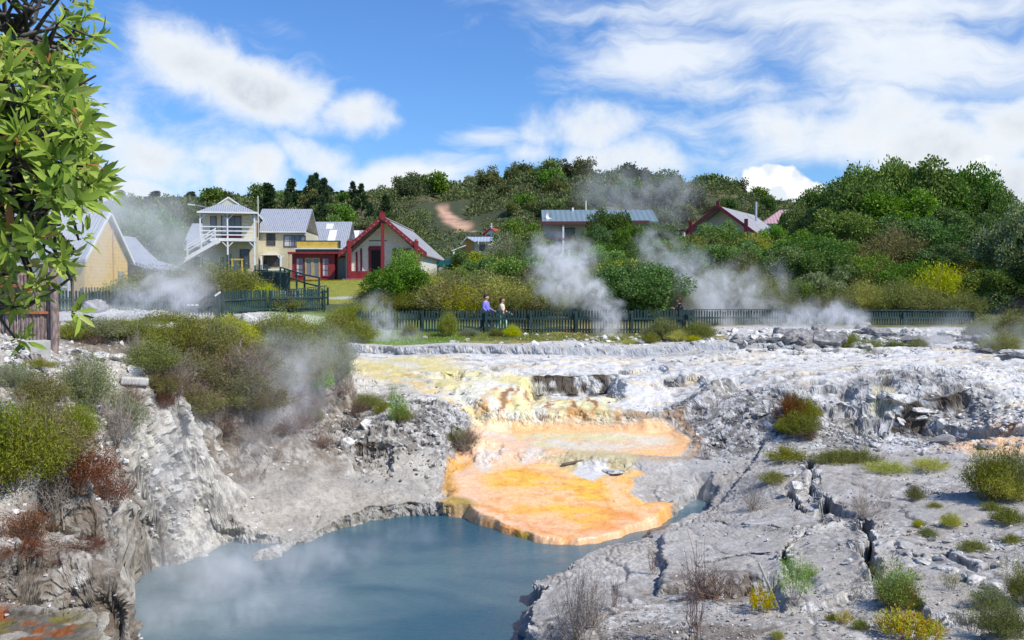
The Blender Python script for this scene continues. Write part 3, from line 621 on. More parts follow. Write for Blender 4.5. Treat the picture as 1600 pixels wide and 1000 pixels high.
def crown(seed, nb, n, leaf, wd=.5, h=1.3, base=.22, spread=.62, br=(.24, .42), up=.4, gap=0.0, trunk=.045):
    rng = np.random.RandomState(seed); bc = []
    while len(bc) < nb:
        c = rng.uniform(-1, 1, 3)
        if np.linalg.norm(c) > 1: continue
        r = rng.uniform(*br)
        c = c / max(np.linalg.norm(c), .35) * spread * rng.uniform(.55, 1.1)
        z = base * h + r * .55 + (c[2] + spread) / (2 * spread) * (h * (1 - base) - r * 1.4)
        bc.append((c[0], c[1], z, r))
    bc = np.array(bc); k = rng.randint(0, nb, n)
    d = unit(rng.normal(size=(n, 3)) + (0, 0, .25)); rr = rng.uniform(.35, 1.0, n) ** .35
    lump = .82 + .36 * fbm(d[:, 0] * 3 + k * 5, d[:, 1] * 3 + d[:, 2] * 2, 2, seed)
    P = bc[k, :3] + d * (bc[k, 3] * rr * lump)[:, None] * (1, 1, .85)
    P += rng.normal(size=P.shape) * leaf * .6
    T = d * .6 + rng.normal(size=P.shape) * .6 + (0, 0, up * .3)
    cr = leaf_quads(P, T, leaf, wd, rng)
    tr = [tube(wobble((0, 0, -.1), (0, 0, h * .45), 5, .02, rng), np.linspace(trunk, trunk * .6, 5))]
    for i in range(nb):
        s = h * rng.uniform(.12, .42); tr.append(tube(wobble((0, 0, s), bc[i, :3], 5, .03, rng), np.linspace(trunk * .5, trunk * .15, 5), 4))
    return cr, join(tr)
def spray(seed, ns, nl, leaf, wd=.3, h=1.0, lean=.75, stem=.008, bend=.25):
    """fine-leaved shrub: many stems fanning up and out, leaves set along their outer part"""
    rng = np.random.RandomState(seed); tr = []; Ps = []; Ts = []
    for i in range(ns):
        a = rng.uniform(0, 2 * math.pi); q = rng.uniform(0, 1) ** .6
        tip = np.array([math.cos(a) * q * lean * 1.25, math.sin(a) * q * lean * 1.25, h * (1.02 - .55 * q * q) * rng.uniform(.7, 1.05)])
        st = np.array([math.cos(a) * q * .18, math.sin(a) * q * .18, 0]); midp = (st + tip) * .5 + np.array([0, 0, bend * h * q * .5]) + rng.normal(size=3) * .05
        t = np.linspace(0, 1, 5)[:, None]; path = (1 - t) ** 2 * st + 2 * t * (1 - t) * midp + t * t * tip
        if i % 3 == 0: tr.append(tube(path, np.linspace(stem, stem * .3, 5), 3))
        m = nl; tt = rng.uniform(.28, 1.03, m) ** .8; tt = tt[:, None]
        p = (1 - tt) ** 2 * st + 2 * tt * (1 - tt) * midp + tt * tt * tip
        p = p + rng.normal(size=p.shape) * (.055 * (.4 + tt))
        Ps.append(p); Ts.append(unit(tip - midp) * .9 + rng.normal(size=p.shape) * .6)
    P = np.concatenate(Ps); T = np.concatenate(Ts); P[:, 2] = np.abs(P[:, 2])
    return leaf_quads(P, T, leaf, wd, rng), join(tr)
def pine(seed, n, leaf, h=2.6, w_=.55, drop=.25):
    rng = np.random.RandomState(seed); tiers = 13; Ps = []; Ts = []; tr = [tube([(0, 0, 0), (.01, 0, h * .5), (0, .01, h)], [.05, .035, .008])]
    for i in range(tiers * 5):
        z = h * (.16 + .82 * (i / (tiers * 5)) ** .9); r = w_ * (1 - (z / h)) ** .75 * rng.uniform(.6, 1.15) + .06
        a = rng.uniform(0, 6.28); tip = np.array([math.cos(a) * r, math.sin(a) * r, z + r * .25]); st = np.array([0, 0, z - .05])
        if rng.rand() < .08: continue
        tr.append(tube([st, (st + tip) / 2, tip], [.012, .008, .004], 3))
        m = int(n / 60); t = rng.uniform(.25, 1.05, (m, 1)); p = st * (1 - t) + tip * t + rng.normal(size=(m, 3)) * (.05, .05, .035)
        Ps.append(p); Ts.append((tip - st) + rng.normal(size=(m, 3)) * .25 + (0, 0, .2))
    return leaf_quads(np.concatenate(Ps), np.concatenate(Ts), leaf, .35, rng), join(tr)
def twigs(seed, ns, h=1.0, lean=.8, r=.006, sub=4, tangle=.1):
    rng = np.random.RandomState(seed); tr = []
    for i in range(ns):
        a = rng.uniform(0, 6.28); q = rng.uniform(.1, 1)
        tip = np.array([math.cos(a) * q * lean, math.sin(a) * q * lean, h * (1.05 - .6 * q) * rng.uniform(.6, 1)]); st = np.array([math.cos(a) * .1 * q, math.sin(a) * .1 * q, 0])
        path = wobble(st, tip, 6, tangle, rng); tr.append(tube(path, np.linspace(r, r * .4, 6), 3))
        for j in range(sub):
            k = rng.randint(2, 6); d = unit(rng.normal(size=3) + unit(tip - st) * 1.2) * rng.uniform(.15, .38) * h
            tr.append(tube(wobble(path[k], path[k] + d, 4, tangle * .3, rng), np.linspace(r * .5, r * .25, 4), 3))
    return join(tr)
PROTO = {}
def proto(key, cr, tr, leafm, barkm=None, parts=False):
    barkm = barkm or BARK
    if parts:
        PROTO[key] = ('parts', [('crown', np_mesh(key, *cr), leafm)] + ([('trunk', np_mesh(key + ' trunk', *tr), barkm)] if tr is not None else []))
        for _, me_, m_ in PROTO[key][1]: me_.materials.append(m_)
    else:
        V, Fc = join([cr, tr]); me_ = np_mesh(key, V, Fc, mi=np.r_[np.zeros(len(cr[1])), np.ones(len(tr[1]))]); me_.materials.append(leafm); me_.materials.append(barkm)
        PROTO[key] = ('one', me_)
    V = cr[0]; PROTO[key] += ((np.percentile(np.hypot(V[:, 0], V[:, 1]), 96), np.percentile(V[:, 2], 99.3)),)
for i, (k, m_) in enumerate([('dark', 'dark'), ('dark2', 'dark'), ('mid', 'mid'), ('pale', 'pale')]):
    proto(k, *crown(20 + i, 34, 17000, .055, .55, 1.35, .10, .74, (.15, .27), .05), LM[m_], parts=True)
proto('bush_green', *crown(31, 20, 9000, .055, .5, 1.15, .02, .62, (.2, .38)), LM['mid'], parts=True)
proto('bush_pale', *crown(32, 18, 8500, .06, .5, 1.2, .02, .62, (.2, .36)), LM['pale'], parts=True)
proto('bush_bright', *crown(33, 16, 8000, .07, .45, 1.1, .02, .6, (.2, .38)), LM['bright'], parts=True)
for i, (k, m_) in enumerate([('olive', 'olive'), ('olive2', 'olive'), ('brown', 'brown'), ('yellow', 'yellow'), ('grey', 'grey')]):
    a, b = spray(40 + i, 150, 62, .062, .24, 1.0, .72); c_, d_ = crown(60 + i, 16, 3600, .055, .26, .88, .0, .58, (.16, .3), .9)
    proto(k, join([a, c_]), b, LM[m_], TWIG, parts=True)
for i, (k, m_) in enumerate([('hill', 'hillg'), ('hill2', 'hillg'), ('hill3', 'dark')]):
    proto(k, *crown(70 + i, 15, 2300, .13, .6, 1.45, .08, .62, (.2, .38)), LM[m_])
proto('airy', *crown(75, 9, 1500, .13, .5, 2.3, .5, .62, (.16, .3), trunk=.03), LM['grey'])
proto('pine', *pine(81, 3400, .16), LM['pine']); proto('pine2', *pine(82, 3000, .17, 2.3, .75), LM['pine'])
for i in range(2): proto('sprig%d' % i, *spray(90 + i, 34, 40, .06, .22, 1.0, .6, .01), LM['olive'], TWIG, parts=True)
proto('sprig_green', *spray(93, 46, 60, .062, .2, 1.0, .55, .01), LM['bright'], TWIG, parts=True)
proto('sprig_red', *spray(94, 30, 34, .13, .3, .9, .75, .012), LM['red'], TWIGB, parts=True)
proto('cushion', *spray(95, 130, 50, .075, .22, .62, .85, .008, .1), LM['olive'], TWIG)
proto('cushion_y', *spray(96, 130, 50, .075, .22, .62, .85, .008, .1), LM['yellow'], TWIG)
proto('rustbush', *spray(97, 100, 46, .075, .16, .9, .75, .008, .3), LM['rust'], TWIGB, parts=True)
V_, F_ = twigs(98, 90, 1.0, .9, .007, 5, .10); PROTO['deadbush'] = ('one', np_mesh('deadbush', V_, F_), (.85, .95)); PROTO['deadbush'][1].materials.append(TWIGB)
V_, F_ = twigs(99, 60, 1.0, .8, .008, 5, .05); PROTO['drytwigs'] = ('one', np_mesh('drytwigs', V_, F_), (.8, .95)); PROTO['drytwigs'][1].materials.append(TWIG)
V_, F_ = twigs(100, 7, 1.0, .22, .008, 12, .04); PROTO['sapling'] = ('one', np_mesh('sapling', V_, F_), (.3, .95)); PROTO['sapling'][1].materials.append(TWIGB)

PL = []                              # every plant: (object, px, dist, noun, phrase)
KIND = dict(dark=('tree', 'dark green tree'), dark2=('tree', 'dense dark tree'), mid=('tree', 'mid green tree'), pale=('tree', 'pale-tipped tree'),
 bush_green=('bush', 'rounded green bush'), bush_pale=('bush', 'pale-leaved bush'), bush_bright=('bush', 'bright green bush'), olive=('shrub', 'olive scrub bush'), olive2=('shrub', 'feathery olive shrub'),
 brown=('shrub', 'brownish scrub bush'), yellow=('shrub', 'yellow-green shrub'), grey=('shrub', 'grey-green shrub'), hill=('tree', 'bushy hill tree'), hill2=('tree', 'round hill tree'), hill3=('tree', 'dark hill tree'),
 airy=('tree', 'thin airy gum tree'), pine=('pine tree', 'tall narrow pine'), pine2=('pine tree', 'broad dark pine'), sprig0=('sapling', 'small olive sapling'), sprig1=('sapling', 'spindly olive sapling'),
 sprig_green=('sapling', 'fresh green sapling'), sprig_red=('plant', 'red-tipped yellow plant'), cushion=('plant', 'low olive cushion plant'), cushion_y=('plant', 'low yellow cushion plant'),
 rustbush=('bush', 'rust-brown dead bush'), deadbush=('bush', 'tangled dead brown bush'), drytwigs=('bush', 'bare grey twig bush'), sapling=('sapling', 'bare thin sapling'))
NAME = {'tree': 'tree', 'bush': 'bush', 'shrub': 'shrub', 'pine tree': 'pine_tree', 'sapling': 'sapling', 'plant': 'plant'}
rnd = random.Random(5)
def plant(key, x, y, wid, hgt, z=None, label=None, sink=.08, px=None):
    P = PROTO[key]; R, H = P[-1]
    if z is None: z = gz(x, y)
    wid = max(wid, hgt / H * 2 * R / 1.45) if key in ('dark', 'dark2', 'mid', 'pale') else wid; sc = (wid / 2 / R, wid / 2 / R * rnd.uniform(.85, 1.1), hgt / H * (1 + sink))
    nm = NAME[KIND[key][0]]
    if P[0] == 'one': o = bpy.data.objects.new(nm, P[1]); C.objects.link(o)
    else:
        o = bpy.data.objects.new(nm, None); C.objects.link(o)
        for pn, me_, _ in P[1]:
            c = bpy.data.objects.new(pn, me_); C.objects.link(c); c.parent = o
    o.location = (x, y, z - sink * hgt); o.rotation_euler = (0, 0, rnd.uniform(0, 6.28)); o.scale = sc
    if px is None: px = 800 + x / y * F
    PL.append((o, px, y, key, label))
    return o
def pp(key, px, ytop, wpx, d, label=None, ybase=None):      # by where it stands: column px, top ytop, width wpx at distance d
    if px > 1060 and 40 < d < 47: d = 47 + (d - 44) * .3
    x = XD(px, d); z = gz(x, d) if ybase is None else ZD(ybase, d)
    return plant(key, x, d, wpx * d / F, max(ZD(ytop, d) - z, .12), z, label)
def pg(key, px, pyb, wpx, hpx, label=None):                 # standing on the ground where the sight line px, pyb lands
    g_ = G(px, pyb); return plant(key, g_.x, g_.y, wpx * g_.y / F, hpx * g_.y / F, g_.z, label)

# trees and scrub beyond the fence
for a in [('dark',1298,294,110,68),('mid',1262,318,70,66),('dark2',1345,285,130,64),('dark',1370,256,110,66),('mid',1400,300,140,62),('dark2',1440,258,140,66),('dark',1500,268,130,66),('dark',1545,295,70,64),('mid',1490,330,150,60),('dark2',1320,330,120,60),
          ('pale',1590,325,120,50),('dark',1600,380,150,54),('dark',1550,350,120,57),('dark2',1430,340,140,57),('mid',1240,378,120,58),('dark',1215,395,80,64),('pale',1235,388,90,54),('mid',1270,360,90,60),('mid',1300,375,90,57),('olive',1330,400,90,54),('brown',1395,355,110,55),('dark2',1460,385,120,54),
          ('pale',1320,415,80,52),('bush_green',1360,400,90,52),('pale',1280,428,90,49),('bush_green',1240,440,70,48),('yellow',1470,415,110,49),('bush_green',1415,410,100,50),('brown',1510,420,90,50),('dark',1560,420,130,50),('bush_pale',1530,445,80,48),('olive',1390,440,110,46.5),('yellow',1350,440,70,46),('olive2',1300,452,80,46),
          ('olive',1440,448,90,45.5),('brown',1270,460,70,46),('grey',1210,455,90,47),('olive2',1500,455,90,45),('dark',1650,380,160,46),('dark2',1720,330,200,48),('dark',1810,340,180,50),
          ('dark',955,332,66,72),('mid',935,355,60,70),('mid',985,352,60,70),('olive2',905,368,60,68),('dark2',960,380,90,66),('pale',1000,385,70,68),('dark',810,348,84,72),('pale',835,365,70,70),('grey',790,365,64,69),('dark2',760,405,90,62),('mid',730,392,66,66),('mid',720,418,70,60),('bush_pale',745,440,60,52),('dark2',800,395,70,62),('yellow',790,408,70,56),('olive',770,425,90,52),('olive',820,425,80,54),
          ('brown',740,448,80,47),('olive2',700,445,80,48),('yellow',665,425,90,54),('olive',630,432,70,54),('olive2',610,455,80,47),('olive',660,455,80,47),('grey',690,420,50,57),('bush_green',627,391,64,62),('olive2',580,448,60,50),('grey',560,468,60,44),
          ('olive2',880,420,80,56),('dark2',860,400,80,64),('olive',850,450,70,47),('yellow',985,412,90,50),('olive2',1000,430,90,48),('olive',950,430,70,49),('yellow',925,440,50,46.5),('brown',1030,400,100,60),('mid',1050,372,80,68),('olive2',1040,440,90,47),('brown',1090,430,100,50),('mid',1122,348,70,72),('dark',1150,366,60,70),('mid',1100,366,80,68),
          ('dark2',1175,372,80,64),('olive2',1085,385,80,63),('grey',1150,405,90,56),('brown',1140,440,90,48),('olive',1190,440,70,47),('olive2',1070,455,70,45.5),('dark',1030,352,60,76),('dark',1248,330,50,84),('mid',1208,354,50,76)]:
    pp(*a)
# fill between them
cnt = 0
while cnt < 85:
    px = rnd.uniform(570, 1620); d = rnd.uniform(44.5, 74)
    if px < 720 and d > 50: continue
    if px > 1060 and d < 47: continue
    if 840 < px < 1030 and d > 66: continue
    x = XD(px, d); k = rnd.choice(['olive', 'olive2', 'brown', 'grey', 'bush_green', 'mid', 'olive', 'yellow', 'dark'])
    s = rnd.uniform(1.6, 2.6) * (1.25 if k in ('mid', 'dark') else 1)
    plant(k, x, d, s * 1.5, s * (.85 if d < 66 else 1)); cnt += 1
# in front of and beside the fence
for a in [('olive2',700,486,34,38.6),('grey',733,513,34,38.8),('olive',775,512,26,38.8),('yellow',800,508,30,38.6),('olive',1040,496,50,37.2),('grey',1022,506,44,37.6),('yellow',1062,516,44,36.6),('olive',1092,502,54,36.8),('olive2',1015,520,34,36.4),('yellow',1085,524,26,36),('cushion_y',985,530,30,36.4),
          ('olive',1330,521,46,34.4),('olive2',1365,529,50,34.2),('olive',1400,530,40,34.3),('olive',1436,528,38,34.3),('grey',1348,531,36,34),('grey',1180,534,20,35.8),('olive',1545,492,60,37),('olive',1590,484,70,34.5),('olive2',1640,490,80,33),('grey',1530,505,50,36),('olive2',1570,520,70,32.5),
          ('olive',560,476,90,42),('olive2',600,484,60,40.6),('olive',535,490,80,37),('olive2',560,500,60,36),('grey',510,506,66,33),('olive2',640,505,30,39)]:
    pp(*a)
# left bank: hedge behind the fence and scrub on the crest of the cliff
for a in [('olive',225,430,120,45),('olive2',262,420,130,46),('olive',300,414,130,46.5),('olive',345,412,130,47),('olive2',372,422,90,46),('olive2',385,430,100,46),('yellow',415,446,60,44),('olive2',440,462,70,43),('grey',200,440,80,45),('brown',310,440,110,43),
          ('olive',262,486,110,28),('olive2',232,500,70,27),('olive',330,494,90,29),('yellow',362,492,70,26),('brown',400,505,100,26),('olive2',440,488,110,29),('yellow',385,512,60,24.5),('olive',465,500,90,28),('olive',500,506,74,28),('olive2',500,530,70,26.5),
          ('grey',130,502,80,24),('olive2',180,505,70,25),('grey',225,512,70,25)]:
    pp(*a)
for a in [('grey',150,530,100,34),('olive2',188,528,80,30),('olive2',115,532,60,28),('olive',222,534,70,32),('grey',250,545,60,26),('grey',137,640,84,82),('brown',300,560,110,60),('sprig0',165,640,50,50),('bush_bright',485,612,70,32),('olive2',505,590,50,40),
          ('olive2',240,590,90,50),('brown',300,655,90,50),('olive2',350,640,90,46),('brown',410,655,100,50),('deadbush',470,670,90,44),('olive',520,575,80,50),('drytwigs',330,670,90,50),('brown',250,625,70,44),('brown',300,610,110,56),('brown',370,620,110,60),('olive2',430,615,100,56),('brown',480,610,90,56),('grey',520,600,70,50),('olive2',330,575,100,50),('drytwigs',270,600,90,60),('drytwigs',380,600,100,60),('olive2',120,690,80,60),('brown',60,640,90,50),('grey',20,610,70,40),('deadbush',200,640,80,40),('deadbush',300,640,110,60),('drytwigs',370,650,100,60),('deadbush',470,610,100,60),('drytwigs',440,620,90,60),('deadbush',350,690,80,40),('deadbush',270,620,80,50),('drytwigs',500,640,80,50),('brown',330,600,90,50),('deadbush',560,650,60,30),('drytwigs',400,700,70,34),('deadbush',290,592,130,52),('deadbush',370,600,150,62),('deadbush',440,606,140,60),('drytwigs',330,556,110,56),('drytwigs',420,552,100,50),('deadbush',250,606,90,40),('deadbush',480,640,90,40),('deadbush',410,640,120,50),('deadbush',530,620,60,30),('deadbush',345,640,90,40),('drytwigs',300,630,80,44),('rustbush',255,650,50,34),('drytwigs',210,560,60,44),('brown',395,575,80,40),('deadbush',500,700,80,24),('deadbush',450,680,100,36),
          ('olive',280,560,90,60),('olive2',340,556,100,56),('yellow',300,548,50,40),('yellow',385,552,70,44),('olive',430,560,100,60),('yellow',350,540,50,36),('olive2',470,575,90,60),('olive',250,560,70,50),
          ('olive',20,760,160,120),('bush_green',-10,750,120,110),('brown',80,770,130,110),('olive',60,700,110,70),('rustbush',120,820,120,90),('rustbush',165,800,90,80),('drytwigs',80,830,100,90),('drytwigs',180,700,100,90),('rustbush',110,870,130,26),('rustbush',30,868,110,22),('rustbush',40,850,90,60),('grey',190,690,80,60),('deadbush',60,690,90,50),
          ('drytwigs',120,590,70,40),('cushion',60,575,60,14),('deadbush',140,540,60,20)]:
    pg(*a)
# on the sinter
for a in [('sprig_green',620,664,36,60),('olive',575,640,50,24),('olive2',598,650,30,22),('sprig0',612,628,22,30),('olive2',628,662,34,26),('sprig1',722,706,60,40),('drytwigs',728,704,50,34),('sprig0',712,702,40,30),('deadbush',735,690,40,26),('sprig0',570,638,40,24),('cushion',490,664,40,26),
          ('rustbush',1235,668,56,52),('olive',1250,684,60,40),('yellow',1226,680,30,24),('olive2',1262,664,44,40),('brown',1240,652,36,36),('deadbush',1265,692,44,30),
          ('cushion',1228,720,70,22),('cushion',1300,726,70,22),('cushion',1345,724,70,20),('cushion_y',1385,738,80,16),('cushion_y',1453,734,60,18),('cushion',1208,754,50,18),('cushion',1320,722,60,20),
          ('olive',1545,782,80,78),('olive',1590,780,80,80),('yellow',1568,784,90,60),('sprig0',1530,720,30,26),('sprig1',1350,712,26,22),
          ('drytwigs',1177,798,56,40),('drytwigs',1350,810,60,40),('sapling',1104,722,26,34),('cushion',1430,782,34,24),('cushion',1460,795,26,10),('cushion_y',1485,824,36,22),('cushion_y',1435,824,20,12),('cushion',1450,838,36,14),('cushion',1520,862,50,18),('cushion',1575,818,60,26),('cushion',1550,800,40,16),('cushion',1580,850,34,14),
          ('sprig_green',1240,942,60,80),('sprig_green',1265,905,30,30),('sprig_red',1190,958,46,44),('sprig_green',1400,948,90,70),('sprig0',1395,930,100,60),('olive2',1405,952,70,50),('sprig_red',1420,1000,80,50),('sprig_red',1395,990,60,40),('sprig_red',1320,975,30,22),('sprig1',1490,925,50,36),('olive2',1570,1000,80,60),('olive2',1600,945,60,60),('grey',1545,950,60,34),('sprig1',1520,985,70,60),
          ('sprig_red',1450,1003,60,40),('cushion',1300,972,24,14),
          ('drytwigs',900,1005,100,120),('drytwigs',925,985,80,90),('sapling',1086,1010,60,190),('sapling',1020,900,30,60),('deadbush',1110,935,120,50),('sapling',960,960,30,70),
          ('cushion_y',1215,1000,22,14),('sprig1',1580,910,50,50),('cushion',1345,985,30,16)]:
    pg(*a)
# the hill: trees one can tell apart, then the unbroken scrub under them
def on_hill(n, keys, pxr, rr, sz, seed):
    q = random.Random(seed)
    for i in range(n):
        px = q.uniform(*pxr); d = q.uniform(*rr); x = XD(px, d)
        if sdf(np.array([x]), np.array([d]), SC_POLY)[0] > -7 or (665 < px < 745 and d < min(p_[1] for p_ in SC_POLY) and d > 130): continue
        s = d * q.uniform(*sz) / 1000; k = q.choice(keys)
        plant(k, x, d, s * q.uniform(1.0, 1.4) * (1 if k[:4] != 'pine' else .62), s * (1 if k[:4] != 'pine' else 1.5), sink=.1)
def crest(px, key, ytop, wpx, off=0):
    ytop += 6 * math.exp(-((px - 860) / 130) ** 2)
    a = math.atan2(px - 800, F); R = 330 - 70 * math.exp(-((a - .05) / .25) ** 2) - 4 + off
    pp(key, px, ytop, wpx, R * math.cos(a))
for i, px in enumerate(range(190, 470, 11)): crest(px, ['pine', 'hill3', 'pine2', 'pine', 'hill'][i * 7 % 5], 300 + (i * 37 % 23) - 2, 26, -(i * 13 % 30))
for px, y_ in [(482,292),(492,285),(503,283),(514,292),(470,298),(525,300),(535,303),(548,300),(562,308)]: crest(px, 'pine' if px % 2 else 'pine2', y_, 26, -20)
for a in [(428,'airy',307,34),(536,'pine2',298,22),(575,'hill3',306,34),(592,'hill',303,30),(612,'airy',298,24),(640,'airy',290,26),(628,'hill3',300,34),(655,'hill3',290,34),(675,'hill3',284,34),(690,'airy',283,24),(710,'hill',288,30),(733,'airy',272,30),(726,'hill',284,34),
          (752,'airy',274,26),(768,'hill3',272,32),(790,'hill3',272,36),(812,'hill',272,34),(835,'airy',264,30),(850,'hill3',266,34),(872,'hill3',264,36),(895,'hill',268,34),(915,'hill3',268,34),(940,'hill',274,34),(960,'airy',272,40),(985,'airy',270,44),(1005,'airy',276,36),(1025,'hill',284,30),(1045,'hill3',286,34),(1065,'hill3',290,36),(1085,'hill3',294,36),(1105,'hill3',298,36),(1125,'hill3',302,36),(1145,'pine2',302,36),(1165,'hill3',304,34),(1180,'pine2',308,26),(1195,'hill3',318,30)]:
    crest(*a)
for px in range(1215, 1620, 32): crest(px, 'hill3', 335, 40)
for px in range(60, 190, 20): crest(px, 'pine2', 318, 30)
on_hill(42, ['hill', 'hill2', 'hill3', 'hill'], (560, 860), (150, 255), (14, 24), 1)
on_hill(56, ['hill', 'hill2', 'hill3'], (850, 1210), (125, 250), (15, 26), 2)
on_hill(34, ['hill3', 'hill3', 'pine2', 'hill'], (440, 700), (140, 230), (16, 26), 3)
on_hill(16, ['hill3', 'pine', 'hill'], (200, 460), (150, 260), (16, 26), 4)
for a in [('dark2',226,326,104,78),('dark',200,334,70,80),('mid',250,352,54,74),('dark',222,350,90,72)]: pp(*a)
rng = np.random.RandomState(3); nb = 3000
th = np.arctan((rng.uniform(60, 1300, nb) - 800) / F); rr_ = rng.uniform(98, 300, nb); bx = rr_ * np.sin(th); by = rr_ * np.cos(th)
keep = (sdf(bx, by, SC_POLY) < -3) & ~((rr_ < 112) & (np.abs(th + .03) < .03))
bx, by = bx[keep], by[keep]; bz = ground(bx, by); nb = len(bx); k = np.repeat(np.arange(nb), 110); d = unit(rng.normal(size=(len(k), 3)) + (0, -.2, .6))
R_ = (rng.uniform(.007, .014, nb) * rr_[keep])[k][:, None]
P = np.stack([bx[k], by[k], bz[k]], 1) + d * R_ * (1, 1, .85) * rng.uniform(.6, 1, (len(k), 1))
V_, F_ = leaf_quads(P, d + rng.normal(size=d.shape) * .5, R_[:, 0] * .26, .6, rng)
hs_ = link('hillside_scrub', np_mesh('hillside_scrub', V_, F_), LM['hillg']); tag(hs_, 'unbroken olive and dark green scrub covering the far hill', 'scrub', kind='stuff')
# grass
def grass_patch(name, poly, n, L, m, label, seed, extra=None):
    rng = np.random.RandomState(seed); pl = np.array(poly); lo = pl.min(0); hi = pl.max(0)
    x = rng.uniform(lo[0], hi[0], n); y = rng.uniform(lo[1], hi[1], n); s = sdf(*warpxy(x, y, .4, .8), poly) > 0
    if extra is not None: s &= extra(x, y)
    x, y = x[s], y[s]; P = np.stack([x, y, ground(x, y)], 1)
    V, Fc = leaf_quads(P, rng.normal(size=P.shape) * .35 + (0, 0, 1), L, .12, rng)
    tag(link(name, np_mesh(name, V, Fc), m), label, 'grass', kind='stuff')
grass_patch('lawn_grass', LAWN, 26000, .10, LM['yellow'], 'mown lawn grass in front of the red meeting house', 1, lambda x, y: seg_d(x, y, PATHL) > .8)
grass_patch('bank_grass', [xy(560,535,37.2), xy(1080,533,37), xy(1080,520,40.5), xy(560,520,40.5)], 26000, .10, LM['olive'], 'dry yellowish grass strip at the foot of the middle fence', 2)
grass_patch('green_grass', [xy(420,528,34), xy(730,532,37), xy(730,520,40.5), xy(420,516,41)], 9000, .12, LM['bright'], 'bright green grass left of the walkers below the fence', 3)
# loose stones
def rock_v(rng, sub=1):
    import bmesh
    bm = bmesh.new(); bmesh.ops.create_icosphere(bm, subdivisions=sub, radius=1)
    V = np.array([v.co[:] for v in bm.verts]); Fc = np.array([[v.index for v in f.verts] for f in bm.faces]); bm.free()
    q = unit(rng.normal(size=(9, 3)))
    for a in q: V -= np.clip((V @ a) - rng.uniform(.35, .75), 0, None)[:, None] * a
    if sub > 2: V *= (1 + .22 * (fbm(V[:, 0] * 5 + V[:, 2] * 4 + 9, V[:, 1] * 5 - V[:, 2] * 3, 3, rng.randint(99)) - .5))[:, None] * (1 + .4 * (fbm(V[:, 0] * 2 + V[:, 2] * 3 + 9, V[:, 1] * 2 - V[:, 2], 4, rng.randint(99)) - .5))[:, None]
    return V, Fc
def rockmat(name, c1, c2, c3):
    m = simple(name, c1, .95); t = NT(m.node_tree); b = t.n['Principled BSDF']; gi = t.new('ShaderNodeNewGeometry')
    n = t.noise(gi.outputs['Position'], 5, 6, .65)
    c = t.mix(t.mapr(gi.outputs['Random Per Island'], .2, .9), c1, c2); c = t.mix(t.mapr(n, .45, .65), c, c3)
    t.l.new(c, b.inputs['Base Color'])
    t.l.new(t.new('ShaderNodeBump', ins={'Strength': .6, 'Distance': .04, 'Height': n}).outputs[0], b.inputs['Normal'])
    return m
RK = rockmat('grey rock', (.30, .285, .26), (.60, .58, .54), (.16, .15, .14)); RKD = rockmat('dark rock', (.11, .105, .10), (.20, .19, .18), (.36, .35, .33)); RKL = rockmat('pale stone', (.50, .48, .44), (.74, .72, .68), (.36, .34, .31))
rng = np.random.RandomState(9); shapes = [rock_v(rng) for _ in range(6)]
def scatter(name, regs, m, label, seed):
    rng = np.random.RandomState(seed); out = []
    for (px, py, z, rx, ry, n, s0, s1) in regs:
        cx, cy = PZ(px, py, z); x = cx + rng.normal(size=n) * rx * .6; y = cy + rng.normal(size=n) * ry * .6
        ok = (sdf(x, y, POOL) < -.15) & (sdf(x, y, MAT) < -.1) & (sdf(x, y, UPP) < -.3) & (y > 7.5); x, y = x[ok], y[ok]; z_ = ground(x, y); n = len(x)
        s = s0 * (s1 / s0) ** (rng.rand(n) ** 2.2)
        for i in range(n):
            V, Fc = shapes[rng.randint(6)]; a = rng.uniform(0, 6.28); c, sn = math.cos(a), math.sin(a)
            v = V * s[i] * rng.uniform(.6, 1.2, 3) * (1, 1, .6); v = np.stack([v[:, 0] * c - v[:, 1] * sn, v[:, 0] * sn + v[:, 1] * c, v[:, 2]], 1)
            out.append((v + (x[i], y[i], z_[i] + .02), Fc))
    tag(link(name, np_mesh(name, *join(out)), m), label, 'stones', kind='stuff')
scatter('pebbles', [(1250,965,.9,4,1.2,2400,.008,.045),(1450,850,1.0,4,2.5,900,.010,.07),(1000,985,.6,1.8,1.2,1500,.006,.03),(1250,780,.9,3,3,300,.012,.06),(1180,640,1.9,2.6,1.6,900,.02,.11),(1330,670,1.5,3,1.6,800,.02,.12),(1480,745,1.1,3,2,400,.015,.07),(1480,668,1.5,3,1.2,500,.02,.13),(660,640,1.8,3,1.8,1000,.03,.15),(590,690,1.2,2.4,1.6,800,.02,.12),(1540,880,1.0,1.5,1,500,.02,.12)], RK, 'grey gravel and rubble strewn over the sinter', 1)
scatter('rubble', [(60,590,3.7,2.2,2.5,1600,.015,.10),(200,530,3.8,4,4,1200,.03,.14),(60,560,3.9,2,3,1500,.015,.09),(250,700,2.2,1.4,2,500,.02,.14),(100,900,1.9,1.6,1,700,.01,.05),(350,700,2.2,2,2,500,.02,.12),(1330,530,3.0,10,2.6,2200,.05,.3),(1300,548,2.8,12,.8,400,.04,.16),(1570,640,2,1.5,1.5,300,.03,.15),(60,800,2.4,1.6,1.4,500,.015,.08)], RKL, 'pale broken stones strewn over the banks', 2)
BOULD = []
for i in range(5):
    me_ = np_mesh('boulder', *rock_v(np.random.RandomState(40 + i), 4), smooth=False); BOULD.append(me_)
BD = [me_.copy() for me_ in BOULD]
for me_ in BOULD: me_.materials.append(RK)
for me_ in BD: me_.materials.append(RKD)
BL = []
